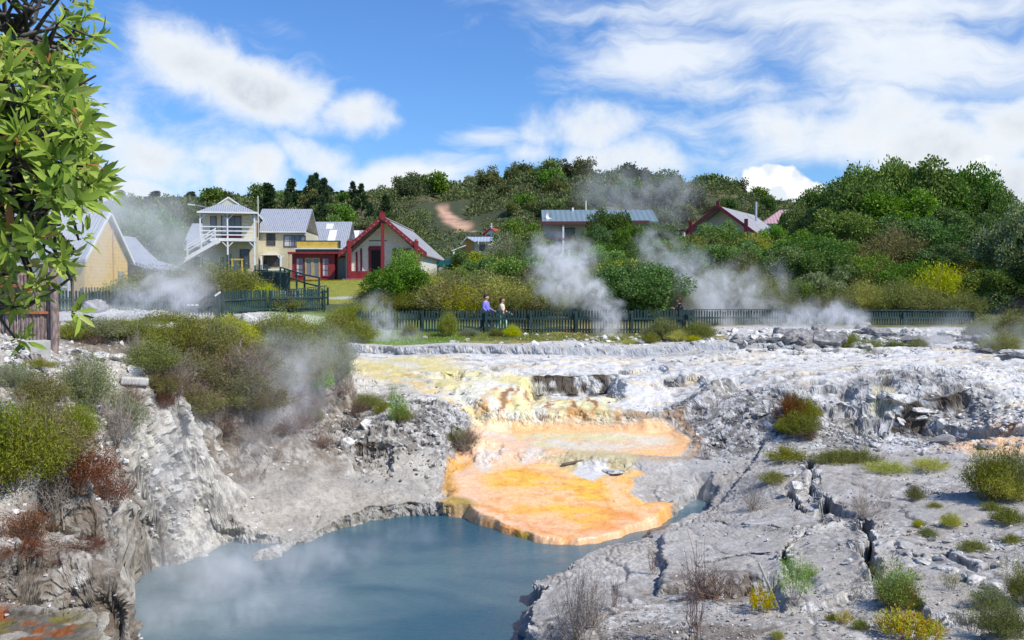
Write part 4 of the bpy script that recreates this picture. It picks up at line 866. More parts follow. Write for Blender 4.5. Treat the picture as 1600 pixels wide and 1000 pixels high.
def boulder(px, pyb, wpx, hpx, dark=0, i=0, label=None, flat=1.0):
    g_ = G(px, pyb); s = wpx * g_.y / F / 2; h = hpx * g_.y / F / 2 * 1.5
    o = bpy.data.objects.new('boulder', (BD if dark else BOULD)[i % 5]); C.objects.link(o)
    o.location = (g_.x, g_.y + s * .6, g_.z + h * .45); o.scale = (s * 1.12, s * flat, h); o.rotation_euler = (0, 0, (i * 1.7) % 6.28)
    BL.append((o, px, g_.y, 'boulder', label)); return o
for i, a in enumerate([(1283,546,100,40,1),(1300,546,50,36,1),(1232,545,46,22,1),(1250,546,30,14,1),(1215,542,30,14,0),(1390,532,60,18,1),(1430,536,60,14,1),(1370,526,40,14,1),(1470,540,70,14,1),(1500,530,60,12,0),(1350,515,30,16,1),(1555,552,60,12,1),(1330,546,60,10,0),(1300,550,24,6,0),(1600,560,60,12,0),
                       (1410,644,36,20,0),(1450,650,40,14,0),(1475,694,44,14,1),(1380,640,26,12,0),(1350,662,14,10,0),(1540,704,34,14,1),(1440,668,26,10,0),
                       (360,1004,66,34,0),(210,592,30,18,0),(145,492,36,22,1),(1490,905,34,16,0),(1510,912,22,14,0),(1475,896,26,12,0),(1530,918,30,16,0),(1555,925,30,12,0),(1450,885,30,12,0),(1246,782,22,26,0),(1235,745,20,12,0),(430,590,24,14,0),(300,600,26,14,0),(1365,700,20,8,0),(960,742,36,8,0),(620,700,26,12,0),(570,672,30,14,0),(540,700,24,14,0)]):
    boulder(*a, i=i)
for i in range(46):
    px = rnd.uniform(1150, 1540); boulder(px, rnd.uniform(521, 550), rnd.uniform(10, 34), rnd.uniform(7, 16), 1 if rnd.random() < .6 else 0, i)
for i in range(12):
    boulder(rnd.uniform(1100, 1540), rnd.uniform(625, 690), rnd.uniform(8, 24), rnd.uniform(5, 12), 0, i)
for i in range(18):
    boulder(rnd.uniform(20, 230), rnd.uniform(545, 640), rnd.uniform(10, 30), rnd.uniform(6, 14), 0, i)

# ---------------------------------------------------------------- buildings
class MB:
    def __init__(s): s.v = []; s.f = []
    def poly(s, pts, faces):
        o = len(s.v); s.v += [tuple(p) for p in pts]; s.f += [tuple(i + o for i in f) for f in faces]; return s
    def box(s, x0, x1, y0, y1, z0, z1):
        return s.poly([(x0,y0,z0),(x1,y0,z0),(x1,y1,z0),(x0,y1,z0),(x0,y0,z1),(x1,y0,z1),(x1,y1,z1),(x0,y1,z1)], [(0,3,2,1),(4,5,6,7),(0,1,5,4),(1,2,6,5),(2,3,7,6),(3,0,4,7)])
    def prism(s, prof, y0, y1):      # (x, z) outline run from y0 to y1
        n = len(prof); pts = [(x, y0, z) for x, z in prof] + [(x, y1, z) for x, z in prof]
        return s.poly(pts, [tuple(range(n)), tuple(range(2 * n - 1, n - 1, -1))] + [(i, i + n, (i + 1) % n + n, (i + 1) % n) for i in range(n)])
    def prismx(s, prof, x0, x1):     # (y, z) outline run from x0 to x1
        n = len(prof); pts = [(x0, y, z) for y, z in prof] + [(x1, y, z) for y, z in prof]
        return s.poly(pts, [tuple(range(n - 1, -1, -1)), tuple(range(n, 2 * n))] + [(i, (i + 1) % n, (i + 1) % n + n, i + n) for i in range(n)])
    def beam(s, a, b, w, h=None):
        a, b = Vector(a), Vector(b); d = (b - a).normalized(); h = h or w
        u = d.cross(Vector((0, 0, 1)));  u = u.normalized() if u.length > .01 else Vector((1, 0, 0)); v = u.cross(d)
        c = [(-w/2, -h/2), (w/2, -h/2), (w/2, h/2), (-w/2, h/2)]
        return s.poly([a + u * p + v * q for p, q in c] + [b + u * p + v * q for p, q in c], [(0,3,2,1),(4,5,6,7),(0,1,5,4),(1,2,6,5),(2,3,7,6),(3,0,4,7)])
    def cyl(s, a, b, r0, r1=None, k=10):
        V, Fc = tube([tuple(a), tuple(b)], [r0, r0 if r1 is None else r1], k); n = len(V)
        return s.poly(V, [tuple(f) for f in Fc] + [tuple(range(k)), tuple(range(n - 1, n - k - 1, -1))])
    def build(s, name, mat, parent=None, bevel=0):
        me = bpy.data.meshes.new(name); me.from_pydata([tuple(map(float, p)) for p in s.v], [], s.f); me.validate(); me.update()
        o = link(name, me, mat, parent)
        import bmesh
        bm = bmesh.new(); bm.from_mesh(me); bmesh.ops.recalc_face_normals(bm, faces=bm.faces); bm.to_mesh(me); bm.free()
        if bevel:
            m = o.modifiers.new('bevel', 'BEVEL'); m.width = bevel; m.segments = 2; m.limit_method = 'ANGLE'
        return o
def empty(name, loc, rz=0, label=None, cat=None, group=None):
    o = bpy.data.objects.new(name, None); C.objects.link(o); o.location = loc; o.rotation_euler = (0, 0, math.radians(rz)); return tag(o, label, cat, group)
def painted(name, c, rough=.6, dirt=.25, boards=0, ribs=0, ribax=0, var=3.0):
    m = simple(name, c, rough); t = NT(m.node_tree); b = t.n['Principled BSDF']; p = t.new('ShaderNodeTexCoord').outputs['Object']
    n = t.noise(p, var, 5, .6); n2 = t.noise(t.scalev(p, (9, 9, 1.2)), 1.0, 4, .6)
    dk = tuple(x * (1 - dirt * 1.6) for x in c)
    cc = t.mix(t.mapr(n, .45, .75), c, dk); cc = t.mix(t.math('MULTIPLY', t.mapr(n2, .5, .75), dirt), cc, (.10, .09, .07))
    t.l.new(cc, b.inputs['Base Color'])
    if boards or ribs:
        s_ = t.new('ShaderNodeSeparateXYZ', ins={0: p}).outputs[2 if boards else ribax]
        fr = t.math('FRACT', t.math('MULTIPLY', s_, boards or ribs))
        h = fr if boards else t.math('SINE', t.math('MULTIPLY', fr, 6.2832))
        t.l.new(t.new('ShaderNodeBump', ins={'Strength': 1.0, 'Distance': .03 if boards else .012, 'Height': h}).outputs[0], b.inputs['Normal'])
        if boards:
            cc2 = t.mix(t.mapr(fr, .06, .0, 0, .65), cc, (.08, .075, .065)); t.l.new(cc2, b.inputs['Base Color'])
        else:
            cc2 = t.mix(t.mapr(fr, .85, .98, 0, .28), cc, tuple(x * .45 for x in c)); t.l.new(cc2, b.inputs['Base Color'])
    return m
CREAM = painted('cream boards', (.72, .64, .44), dirt=.12, boards=6); CREAMW = painted('off-white boards', (.74, .70, .58), dirt=.12, boards=5); YELB = painted('yellow boards', (.84, .56, .17), boards=5, dirt=.15)
ORB = painted('orange boards', (.55, .33, .09), boards=5); IRON = painted('grey iron', (.34, .36, .40), .45, .15, ribs=5); IRONG = painted('green-grey iron', (.19, .25, .27), .4, .15, ribs=2.2)
IRONW = painted('old iron', (.36, .35, .35), .5, .3, ribs=6, ribax=1); PINKR = painted('pink iron', (.50, .30, .31), .5, .2, ribs=3); WHITE = painted('white paint', (.74, .74, .72), .5, .12); REDP = painted('dark red paint', (.26, .018, .022), .5, .25)
REDC = painted('carved red timber', (.24, .018, .022), .55, .35, var=14); BRWN = painted('brown paint', (.10, .035, .03), .5, .2); YELP = painted('yellow sheet', (.62, .42, .07), .5, .15); GREENP = painted('dark green paint', (.016, .050, .046), .6, .45, var=1.3)
GRN2 = painted('green trim', (.03, .12, .07), .5, .2); GLASS = simple('window glass', (.05, .07, .09), .08); GLASSB = simple('curtained glass', (.16, .18, .21), .15); LACE = painted('curtain', (.55, .56, .58), .8, .1)
TIMB = painted('bare timber', (.45, .31, .14), .7, .2); DECK = painted('weathered deck', (.36, .16, .14), .7, .3); CONC = painted('concrete', (.42, .41, .38), .9, .2); DARKV = simple('dark recess', (.02, .02, .022), .9)
METAL = simple('galvanised', (.55, .56, .58), .4, Metallic=.6); REDR = painted('red roof', (.42, .045, .03), .5, .2); TEAL = simple('teal car paint', (.01, .13, .13), .25, Metallic=.3); RUBB = simple('rubber', (.02, .02, .02), .8)
def window(root, x0, x1, y, z0, z1, nx=1, nz=1, frame=BRWN, glass=GLASS, t=.07, curt=False):
    f = MB(); f.box(x0 - t, x0, y - .05, y, z0 - t, z1 + t).box(x1, x1 + t, y - .05, y, z0 - t, z1 + t).box(x0, x1, y - .05, y, z1, z1 + t).box(x0, x1, y - .07, y, z0 - t, z0)
    for i in range(1, nx): xx = x0 + (x1 - x0) * i / nx; f.box(xx - .02, xx + .02, y - .04, y - .012, z0, z1)
    for i in range(1, nz): zz = z0 + (z1 - z0) * i / nz; f.box(x0, x1, y - .038, y - .013, zz - .02, zz + .02)
    fo = f.build('window', frame, root); MB().box(x0, x1, y - .010, y + .02, z0, z1).build('pane', glass, fo)
    if curt: MB().box(x0 + .02, x0 + (x1 - x0) * .3, y - .02, y - .011, z0 + .02, z1 - .02).build('curtain', LACE, fo)
    return fo
def winside(root, x, y0, y1, z0, z1):          # on a wall facing +x
    fo = MB().box(x, x + .05, y0 - .07, y0, z0 - .07, z1 + .07).box(x, x + .05, y1, y1 + .07, z0 - .07, z1 + .07).box(x, x + .05, y0, y1, z1, z1 + .07).box(x, x + .06, y0, y1, z0 - .07, z0).build('window', BRWN, root)
    MB().box(x - .02, x + .012, y0, y1, z0, z1).build('pane', GLASS, fo)

# red carved meeting house
def meeting_house():
    b = PD(598, 436, 72); R = empty('meeting_house', b, -1.1, 'cream meeting house with dark red carved gable boards and posts behind the lawn', 'meeting house')
    W2, H, E, D = 2.9, 4.72, 2.15, 18.5; P0 = 1.5
    MB().prism([(-W2, -.6), (W2, -.6), (W2, E), (0, H - .08), (-W2, E)], P0, D).build('wall', painted('pale cream boards', (.86, .83, .74), dirt=.08, boards=5), R)
    MB().prism([(-W2, 0), (-W2 + .12, 0), (-W2 + .12, E), (-W2, E)], .15, P0 - .003).build('porch_wall', CREAMW, R)
    MB().prism([(W2 - .12, -.4), (W2, -.4), (W2, E), (W2 - .12, E)], .15, P0 - .003).build('porch_wall', CREAMW, R)
    k = (H - E) / W2; ov = 3.25; ze = H - ov * k
    for s, nm in ((1, 'roof'), (-1, 'roof')):
        MB().prism([(0, H), (s * ov, ze), (s * ov, ze + .07), (0, H + .08)], .06, D + .3).build('roof', IRONW, R)
    MB().box(-.12, .12, 0, D + .32, H + .06, H + .14).build('ridge_cap', IRONW, R)
    MB().prism([(0, H - .10), (-W2 + .13, E - .03), (-W2 + .13, E - .11), (0, H - .2)], .2, P0 - .01).build('porch_ceiling', painted('patterned rafters', (.16, .14, .12), .8, .4, ribs=4, ribax=1), R)
    MB().prism([(0, H - .10), (W2 - .13, E - .03), (W2 - .13, E - .11), (0, H - .2)], .2, P0 - .01).build('porch_ceiling', painted('patterned rafters dark', (.16, .14, .12), .8, .4, ribs=4, ribax=1), R)
    for s in (-1, 1):                 # maihi with scalloped lower edge
        n = 16; L = 3.45; pr = []
        for i in range(n + 1): x = L * i / n; pr.append((s * x, H + .26 - x * k * .985 + (.10 * (x / L) ** 3)))
        lo = [(s * L * i / n, H - .16 - L * i / n * k * .985 + (.05 if i % 2 else 0) + .08 * (i / n) ** 3) for i in range(n, -1, -1)]
        bb = MB().prism(pr + lo, -.10, .05).build('bargeboard', REDC, R)
        sp = MB()
        for i in range(1, 11): x = s * L * i / 11; z = H + .04 - abs(x) * k * .985; sp.box(x - .05, x + .05, -.125, -.1, z - .05, z + .05)
        sp.build('carving', WHITE if False else painted('shell inlay', (.45, .16, .16), .4, .2), bb)
        a = MB().box(s * 2.62 - .17, s * 2.62 + .17, -.16, .14, -.05, 2.95).box(s * 2.62 - .12, s * 2.62 + .12, -.19, -.16, .2, 2.7).cyl((s * 2.62, -.01, 2.95), (s * 2.62, -.01, 3.1), .13, .08)
        a.build('carved_post', REDC, R, .02)
        for q in range(2): MB().box(s * (2.30 - .36 * q) - .07, s * (2.30 - .36 * q) + .07, P0 - .08, P0 - .004, .25, 2.15 + .3 * q).build('panel', REDC, R)
    MB().box(-.12, .12, -.02, .16, 0, H - .2).build('centre_post', REDC, R)
    MB().poly([(0, -.16, H + .62), (.22, -.14, H + .35), (.26, -.14, H + .05), (0, -.18, H - .2), (-.26, -.14, H + .05), (-.22, -.14, H + .35), (0, .05, H + .3)], [(0,1,6),(1,2,6),(2,3,6),(3,4,6),(4,5,6),(5,0,6),(0,5,4,3,2,1)]).build('gable_mask', REDC, R)
    d = MB().box(-1.35, -1.12, P0 - .1, P0 - .003, .1, 2.3).box(-.42, -.19, P0 - .1, P0 - .003, .1, 2.3).prism([(-1.4, 2.3), (-.14, 2.3), (-.24, 2.62), (-1.3, 2.62)], P0 - .12, P0 - .003).build('door', REDC, R)
    MB().box(-1.12, -.42, P0 - .05, P0 - .02, .1, 2.3).build('panel', DARKV, d)
    wd = MB().box(.55, .75, P0 - .1, P0 - .003, .8, 2.1).box(1.75, 1.95, P0 - .1, P0 - .003, .8, 2.1).prism([(.5, 2.1), (2.0, 2.1), (1.9, 2.42), (.6, 2.42)], P0 - .12, P0 - .003).box(.55, 1.95, P0 - .11, P0 - .003, .66, .8).build('window', REDC, R)
    MB().box(.75, 1.75, P0 - .05, P0 - .02, .8, 2.1).build('pane', GLASS, wd)
    MB().box(-3.1, 3.1, -.35, P0, -.6, .02).build('deck', DECK, R); MB().box(-3.4, 3.2, -.9, -.36, -.7, -.22).build('step', DECK, R)
    MB().box(-2.5, -1.15, -.12, -.02, .03, .62).build('porch_board', REDP, R); MB().box(.3, 2.5, -.12, -.02, .03, .62).build('porch_board', REDP, R)
    MB().box(-1.3, .1, P0 - .03, P0 - .005, 3.02, 3.08).build('rail', BRWN, R)
    MB().box(W2 + .01, W2 + .1, D - .12, D + .02, -.5, E).build('corner_board', WHITE, R); MB().box(W2, W2 + .06, .1, D - .13, E - .14, E - .02).build('gutter', WHITE, R)
meeting_house()
def annexe():
    b = PD(500, 437, 74); R = empty('annexe', b, 2, 'low dark red annexe with yellow fascia and pale timber double doors', 'building'); s = 74 / F; X = lambda px: (px - 500) * s; Z = lambda py: (437 - py) * s
    MB().box(X(457), X(523), 0, 4.5, -.4, Z(397)).build('wall', REDP, R); MB().box(X(523), X(543), .9, 4.5, -.4, Z(397)).build('wall', REDP, R)
    MB().box(X(452), X(546), -.45, 4.7, Z(397) + .003, Z(394)).build('roof', REDP, R)
    MB().box(X(462), X(531), .1, 4.2, Z(393.6), Z(389.6)).build('green_band', GRN2, R); MB().box(X(461), X(532), -.05, 4.3, Z(389.5), Z(388)).build('gutter', WHITE, R)
    MB().box(X(464), X(529.5), .15, .3, Z(387.8), Z(377)).build('fascia', YELP, R); MB().box(X(529.6), X(531.4), .05, .4, Z(387.8), Z(376)).build('end_cap', GREENP, R); MB().box(X(463.4), X(529.5), .12, .33, Z(376.9), Z(375.9)).build('coping', GREENP, R)
    d = MB(); x = [X(477), X(479.5), X(486.5), X(491.5), X(498), X(500.5)]; z1 = Z(403)
    d.box(x[0], x[1], -.08, -.003, 0, z1).box(x[2], x[3], -.08, -.003, 0, z1).box(x[4], x[5], -.08, -.003, 0, z1).box(x[1], x[2], -.075, -.003, 0, .25).box(x[3], x[4], -.075, -.003, 0, .25).box(x[1], x[2], -.075, -.003, z1 - .1, z1).box(x[3], x[4], -.075, -.003, z1 - .1, z1)
    do = d.build('door', TIMB, R); MB().box(x[1], x[2], -.04, -.01, .25, z1 - .1).box(x[3], x[4], -.04, -.01, .25, z1 - .1).build('pane', GLASSB, do)
    window(R, X(464), X(474), 0, Z(430), Z(404), 1, 3, REDP, GLASSB, curt=True); window(R, X(504.5), X(513.5), 0, Z(431), Z(404), 1, 3, REDP, GLASSB, curt=True)
    window(R, X(526), X(541), .9, Z(436), Z(404), 2, 1, TIMB, GLASSB)
    MB().box(X(453), X(454), -.4, -.3, -.3, Z(397)).build('post', TIMB, R)
annexe()
def balcony_house():
    z0 = 5.95; b = PD(356.5, 445, 86); b.z = z0; R = empty('balcony_house', b, 11.6, 'two-storey cream house with white balcony, outside stair and hipped grey roof', 'house')
    w = 2.42; D = 17; zd = 3.58; ze = 6.0; za = 7.45
    MB().box(-w, w, 1.7, D, -1, ze - .05).build('wall', CREAM, R)
    r = MB().poly([(-w - .2, -.25, ze), (w + .2, -.25, ze), (w + .2, D + .2, ze), (-w - .2, D + .2, ze), (-.85, 1.3, za - .55), (.85, 1.3, za - .55), (0, 1.5, za), (0, D - 1.5, za)], [(0,1,5,4),(1,2,7,6,5),(2,3,7),(3,0,4,6,7),(4,5,6),(0,3,2,1)]).build('roof', IRON, R)
    MB().poly([(-.8, 1.2, za - .6), (.8, 1.2, za - .6), (0, 1.2, za - .08)], [(0,1,2)]).poly([(-.8, 1.24, za - .6), (.8, 1.24, za - .6), (0, 1.24, za - .08)], [(0,2,1)]).build('gablet', CREAM, r)
    MB().beam((-.98, 1.12, za - .66), (0, 1.12, za + .02), .1, .1).beam((.98, 1.12, za - .66), (0, 1.12, za + .02), .1, .1).build('gable_trim', WHITE, r)
    MB().box(-w - .25, w + .25, -.33, -.26, ze - .14, ze + .02).box(w + .21, w + .28, -.26, D + .2, ze - .14, ze + .02).build('gutter', WHITE, R)
    MB().box(-w - .05, w + .05, -.05, 1.69, zd - .28, zd).build('balcony_floor', WHITE, R)
    for x in (-w, 0, w):
        MB().box(x - .07, x + .07, -.02, .12, -1.2, zd - .29).build('post', WHITE, R); MB().box(x - .06, x + .06, -.01, .11, zd, ze - .15).build('post', WHITE, R)
        for zt in (zd - .29, ze - .16):
            m = MB()
            if x < w - .1: m.beam((x + .06, .05, zt - .5), (x + .5, .05, zt - .03), .08)
            if x > -w + .1: m.beam((x - .06, .05, zt - .5), (x - .5, .05, zt - .03), .08)
            m.build('brace', WHITE, R)
    for z in (zd + .25, zd + .62, zd + 1.0):
        MB().box(-w + .08, -.07, .02, .09, z, z + .11).box(.07, w - .08, .02, .09, z, z + .11).build('rail', WHITE, R)
    window(R, -1.65, -1.2, 1.7, zd + .9, zd + 2.05, 1, 1, BRWN, GLASSB)
    d = window(R, -.65, 1.05, 1.7, zd + .5, zd + 2.1, 3, 1, BRWN, GLASSB, curt=True); MB().box(-.7, 1.1, 1.6, 1.69, zd, zd + .42).build('door_panel', REDP, R)
    window(R, 1.0, 1.75, 1.7, .9, 2.55, 1, 1, BRWN, GLASS)
    for y0, z0_, h in ((3, 4.0, 1.2), (6, 3.8, 1.6), (8, 4.1, 1.2), (5, .9, .9), (11, 4.1, 1.2)): winside(R, w, y0, y0 + .8, z0_, z0_ + h)
    st = MB(); st.beam((-.7, -.15, zd - .25), (-7.2, -.15, -.6), .08, .34).beam((-.7, -1.05, zd - .25), (-7.2, -1.05, -.6), .08, .34); so_ = st.build('staircase', WHITE, R)
    tr = MB()
    for i in range(19): t = i / 19; x = -.85 - 6.2 * t; z = zd - .15 - 4.2 * t * .98; tr.box(x - .17, x + .12, -1.0, -.2, z - .03, z + .02)
    tr.build('treads', WHITE, so_)
    for q in (.45, .75, 1.0): MB().beam((-.4 if q > 1.1 else -.9, -1.05, zd - .25 + q + .1), (-7.2, -1.05, -.6 + q + .1), .05, .1).build('handrail', WHITE, so_)
    for i in range(6): t = i / 5; MB().box(-1 - 6.1 * t - .05, -1 - 6.1 * t + .05, -1.10, -1.0, zd - .3 - 4.05 * t, zd + .85 - 4.05 * t).build('post', WHITE, so_)
    a = MB(); n = 14
    c = Vector((-1.95, -.4, zd - .2))
    pts = [c + Vector((0, .12, 0))] + [c + Vector((math.cos(i * 6.2832 / n) * .42, -.02, math.sin(i * 6.2832 / n) * .42)) for i in range(n)]
    do = a.poly(pts, [(0, 1 + i, 1 + (i + 1) % n) for i in range(n)]).build('satellite_dish', simple('dish grey', (.5, .5, .52), .5), R); MB().beam(c + Vector((0, .1, 0)), (-2.1, .05, zd - .5), .05).beam(c + Vector((0, -.02, -.35)), c + Vector((.05, -.4, 0)), .03).build('arm', METAL, do)
    MB().cyl((w + .35, -.2, ze - 1), (w + .35, -.2, ze + 1.5), .04).build('aerial', WHITE, R)
balcony_house()
def row_house():
    b = PD(441, 445, 93); b.z = 5.9; s = 93 / F; R = empty('row_house', b, 3, 'cream two-storey wing with steep grey iron roof right of the balcony house', 'house'); X = lambda px: (px - 441) * s; Z = lambda py: CAMZ + (445 - py) * s - 5.9
    MB().box(X(404), X(478), 0, 8, -1, Z(362.5)).build('wall', CREAM, R)
    MB().prismx([(-.35, Z(363)), (4, Z(322)), (8.35, Z(363)), (8.2, Z(365)), (4, Z(325)), (-.2, Z(365))], X(398), X(478.6)).build('roof', IRON, R)
    MB().box(X(398), X(479), -.45, -.36, Z(364), Z(362)).build('gutter', WHITE, R)
    window(R, X(418.5), X(430), 0, Z(383), Z(366), 1, 2); window(R, X(445), X(477), 0, Z(385), Z(369), 4, 2, BRWN, GLASSB, curt=True)
    window(R, X(414), X(437), 0, Z(415), Z(401), 3, 2, BRWN, GLASS); MB().box(X(413), X(459), -1.3, -1.2, Z(423), Z(420.5)).build('rail', WHITE, R)
    MB().box(X(413), X(438), -1.4, -.004, Z(399.5), Z(398)).build('awning', WHITE, R)
    for px in (443, 413.6): MB().box(X(px) - .08, X(px) + .08, -1.35, -1.19, -1, Z(400)).build('post', WHITE, R)
    MB().beam((X(443), -1.27, Z(405)), (X(438), -1.27, Z(400)), .1).beam((X(443), -1.27, Z(405)), (X(448), -1.27, Z(400)), .1).build('brace', WHITE, R)
row_house()
def shed(px0, px1, y0, y1, d, lights, label, name='shed'):
    b = PD((px0 + px1) / 2, 445, d); b.z = 5.8; s = d / F; X = lambda px: (px - (px0 + px1) / 2) * s; Z = lambda py: CAMZ + (445 - py) * s - 5.8
    R = empty(name, b, 0, label, 'shed')
    MB().box(X(px0 + .6), X(px1 - .6), .3, 7.7, -1, Z(y1)).build('wall', CREAM, R)
    dz = (Z(y0) - Z(y1))
    rf = MB().prismx([(0, Z(y1)), (4, Z(y0)), (8, Z(y1)), (8, Z(y1) - .12), (4, Z(y0) - .14), (0, Z(y1) - .12)], X(px0), X(px1)).build('roof', IRON, R)
    for a, b_, c, d_ in lights:
        t0 = (Z(d_) - Z(y1)) / dz; t1 = (Z(c) - Z(y1)) / dz
        MB().poly([(X(a), 4 * t0 - .03, Z(d_) + .05), (X(b_), 4 * t0 - .03, Z(d_) + .05), (X(b_), 4 * t1 - .03, Z(c) + .05), (X(a), 4 * t1 - .03, Z(c) + .05), (X(a), 4 * t0, Z(d_) - .02), (X(b_), 4 * t0, Z(d_) - .02), (X(b_), 4 * t1, Z(c) - .02), (X(a), 4 * t1, Z(c) - .02)], [(0,1,2,3),(0,4,5,1),(1,5,6,2),(2,6,7,3),(3,7,4,0)]).build('skylight', WHITE, rf)
shed(479, 541, 343, 392, 100, [(501, 512, 347, 356), (508, 520, 358, 378)], 'grey iron-roofed shed with two white skylights behind the yellow fascia')
shed(541, 574, 357, 396, 104, [(542, 553, 358, 380)], 'small grey shed roof with white panel left of the meeting house gable')
shed(284, 316, 346, 385, 112, [], 'hazy grey roof behind the white outside stair')
def cottage():
    X0 = -23.2; b = Vector((X0, 53, 4.6)); R = empty('cottage', b, 1.5, 'yellow weatherboard cottage with steep pale iron roof in drifting steam', 'house')
    MB().prismx([(-3, -.6), (3, -.6), (3, 2.15), (0, 4.65), (-3, 2.15)], -9, 0).build('wall', YELB, R)
    for s in (-1, 1): MB().prismx([(0, 4.66), (s * 3.35, 1.9), (s * 3.35, 2.0), (0, 4.78)], -9.3, .22).build('roof', IRON, R)
    for s in (-1, 1): MB().prismx([(0, 4.62), (s * 3.4, 1.8), (s * 3.4, 2.02), (0, 4.84)], .225, .29).build('bargeboard', WHITE, R)
    MB().box(-9.2, .1, -5.0, -3.36, 1.62, 1.7).build('veranda_roof', IRON, R); MB().box(-9.2, .1, -5.08, -5.01, 1.56, 1.74).build('gutter', WHITE, R)
    for x in (0, -.9, -2.9, -5, -7): MB().box(x - .05, x + .05, -4.95, -4.85, -.6, 1.6).build('post', WHITE, R)
    MB().box(-8, -.05, -4.93, -4.88, .45, .53).build('rail', WHITE, R)
    window(R, -2.6, -1.2, -3, .4, 1.5, 2, 1, WHITE, GLASSB)
    MB().box(.01, .06, .75, .85, -.2, 3.9).build('downpipe', TIMB, R)
    dr = MB().box(.003, .05, 1.5, 2.2, -.3, 1.4).build('door', painted('grey door', (.35, .33, .31)), R)
    prof = lambda d, pts: [(XD(px, d) - X0, ZD(py, d) - 4.6) for px, py in pts]
    MB().prism(prof(60, [(181, 366), (200, 388), (217, 404), (250, 414), (281, 423), (281, 425.5), (247, 418.5), (216, 408), (181, 372)]), 4.5, 11).build('wing_roof', IRON, R)
    MB().prism(prof(60, [(181, 373), (216, 409), (246, 419), (246, 455), (181, 455)]), 5.6, 10.8).build('wing_wall', ORB, R)
    MB().prism(prof(60, [(193, 409), (226, 424), (226, 427), (193, 413)]), 4.3, 4.6).build('fascia', WHITE, R)
    MB().prism(prof(60, [(199, 421), (206, 423), (206, 432), (199, 432)]), 5.54, 5.59).build('window', WHITE, R)
cottage()
def green_house():
    b = PD(935, 445, 80); b.z = 7.2; s = 80 / F; R = empty('hillside_house', b, -1, 'long cream house with ribbed green-grey roof above the steaming slope', 'house'); X = lambda px: (px - 935) * s; Z = lambda py: CAMZ + (445 - py) * s - 7.2
    MB().box(X(848), X(1006), 1.2, 8, -3, Z(350)).build('wall', CREAMW, R); MB().box(X(1006.1), X(1012), 2.2, 8, -3, Z(350)).build('side_wall', simple('blue wall', (.25, .33, .42), .6), R)
    MB().prismx([(0, Z(346)), (4.4, Z(322)), (8.8, Z(346)), (8.8, Z(348)), (4.4, Z(324)), (0, Z(348))], X(847), X(1028)).build('roof', IRONG, R)
    MB().box(X(842), X(958), -.25, -.003, Z(351.5), Z(346.5)).box(X(958), X(1014), -.1, -.003, Z(350), Z(345)).build('fascia', BRWN, R)
    window(R, X(884), X(898), 1.2, Z(370), Z(356), 1, 2, DARKV, GLASS); window(R, X(920), X(940), 1.2, Z(372), Z(356), 2, 1, BRWN, GLASS)
    MB().box(X(846), X(900), -.2, 1.19, Z(374.5), Z(372)).build('balcony_floor', BRWN, R); MB().box(X(850), X(898), .4, 1.1, -3, Z(375)).build('undercroft', DARKV, R)
    for px in (846.5, 880): MB().box(X(px) - .07, X(px) + .07, -.15, -.01, -3, Z(351.6)).build('post', BRWN if px < 860 else WHITE, R)
    n = 14; c = Vector((X(858.5), .9, Z(337))); dd = MB().poly([c + Vector((.05, .15, -.05))] + [c + Vector((math.cos(i * 6.2832 / n) * .3, -.05, math.sin(i * 6.2832 / n) * .36)) for i in range(n)], [(0, 1 + i, 1 + (i + 1) % n) for i in range(n)]).build('satellite_dish', WHITE, R); MB().beam(c + Vector((0, .1, 0)), c + Vector((0, .5, -.4)), .05).build('arm', METAL, dd)
    MB().cyl((X(920), 4.4, Z(324)), (X(920), 4.4, Z(307)), .05).build('aerial', WHITE, R); MB().box(X(897), X(900), 4, 4.6, Z(325), Z(319)).build('chimney', WHITE, R)
green_house()
def small_hall():
    b = PD(1121, 445, 82); b.z = 8.1; R = empty('gabled_house', b, -29, 'small gabled house with dark red bargeboards and pale roof behind bushes', 'house'); H, E, w, D = 4.0, 1.9, 2.8, 12
    MB().prism([(-w, -1), (w, -1), (w, E), (0, H - .08), (-w, E)], 1.5, D).build('wall', CREAMW, R); k = (H - E) / w
    for s in (-1, 1):
        MB().prism([(0, H), (s * 3.1, H - 3.1 * k), (s * 3.1, H - 3.1 * k + .07), (0, H + .08)], .05, D + .3).build('roof', IRONW, R)
        MB().prism([(0, H + .2), (s * 3.4, H + .2 - 3.4 * k), (s * 3.4, H - .12 - 3.4 * k), (0, H - .12)], -.08, .04).build('bargeboard', REDC, R)
        MB().box(s * 2.5 - .15, s * 2.5 + .15, -.1, .1, -1, E + .95).build('carved_post', REDC, R)
    MB().box(-.14, .14, -.12, .02, H - .1, H + .5).build('finial', REDC, R); MB().cyl((1.2, 8.5, H - 1), (1.2, 8.5, H + 1.05), .1).build('flue', METAL, R)
    for x in (-3.5, -3.0): MB().box(x - .1, x + .1, -.5, -.3, -1.5, 1.9).build('post', WHITE, R)
    MB().box(-3.7, -2.8, -.6, -.2, 1.9, 2.0).build('post_cap', BRWN, R)
    window(R, .8, 1.6, 1.5, .6, 1.6, 1, 1); MB().box(-6.5, -3.7, 0, 3, -2, .4).build('porch', IRON, R)
small_hall()
b_ = PD(1255, 445, 98); b_.z = 8.5; R_p = empty('pink_roofed_house', b_, -8, 'house with faded pink iron roof showing between the trees', 'house')
MB().box(-3.8, 3.8, .4, 6, -1.5, 3.3).build('wall', CREAMW, R_p); MB().poly([(-4.4, 0, 3.2), (4.4, 0, 3.2), (4.4, 6.6, 3.2), (-4.4, 6.6, 3.2), (-2.0, 3.2, 4.9), (2.0, 3.2, 4.9)], [(0,1,5,4),(1,2,5),(2,3,4,5),(3,0,4),(0,3,2,1)]).build('roof', PINKR, R_p); window(R_p, -2, -1, .4, 1.6, 2.7)
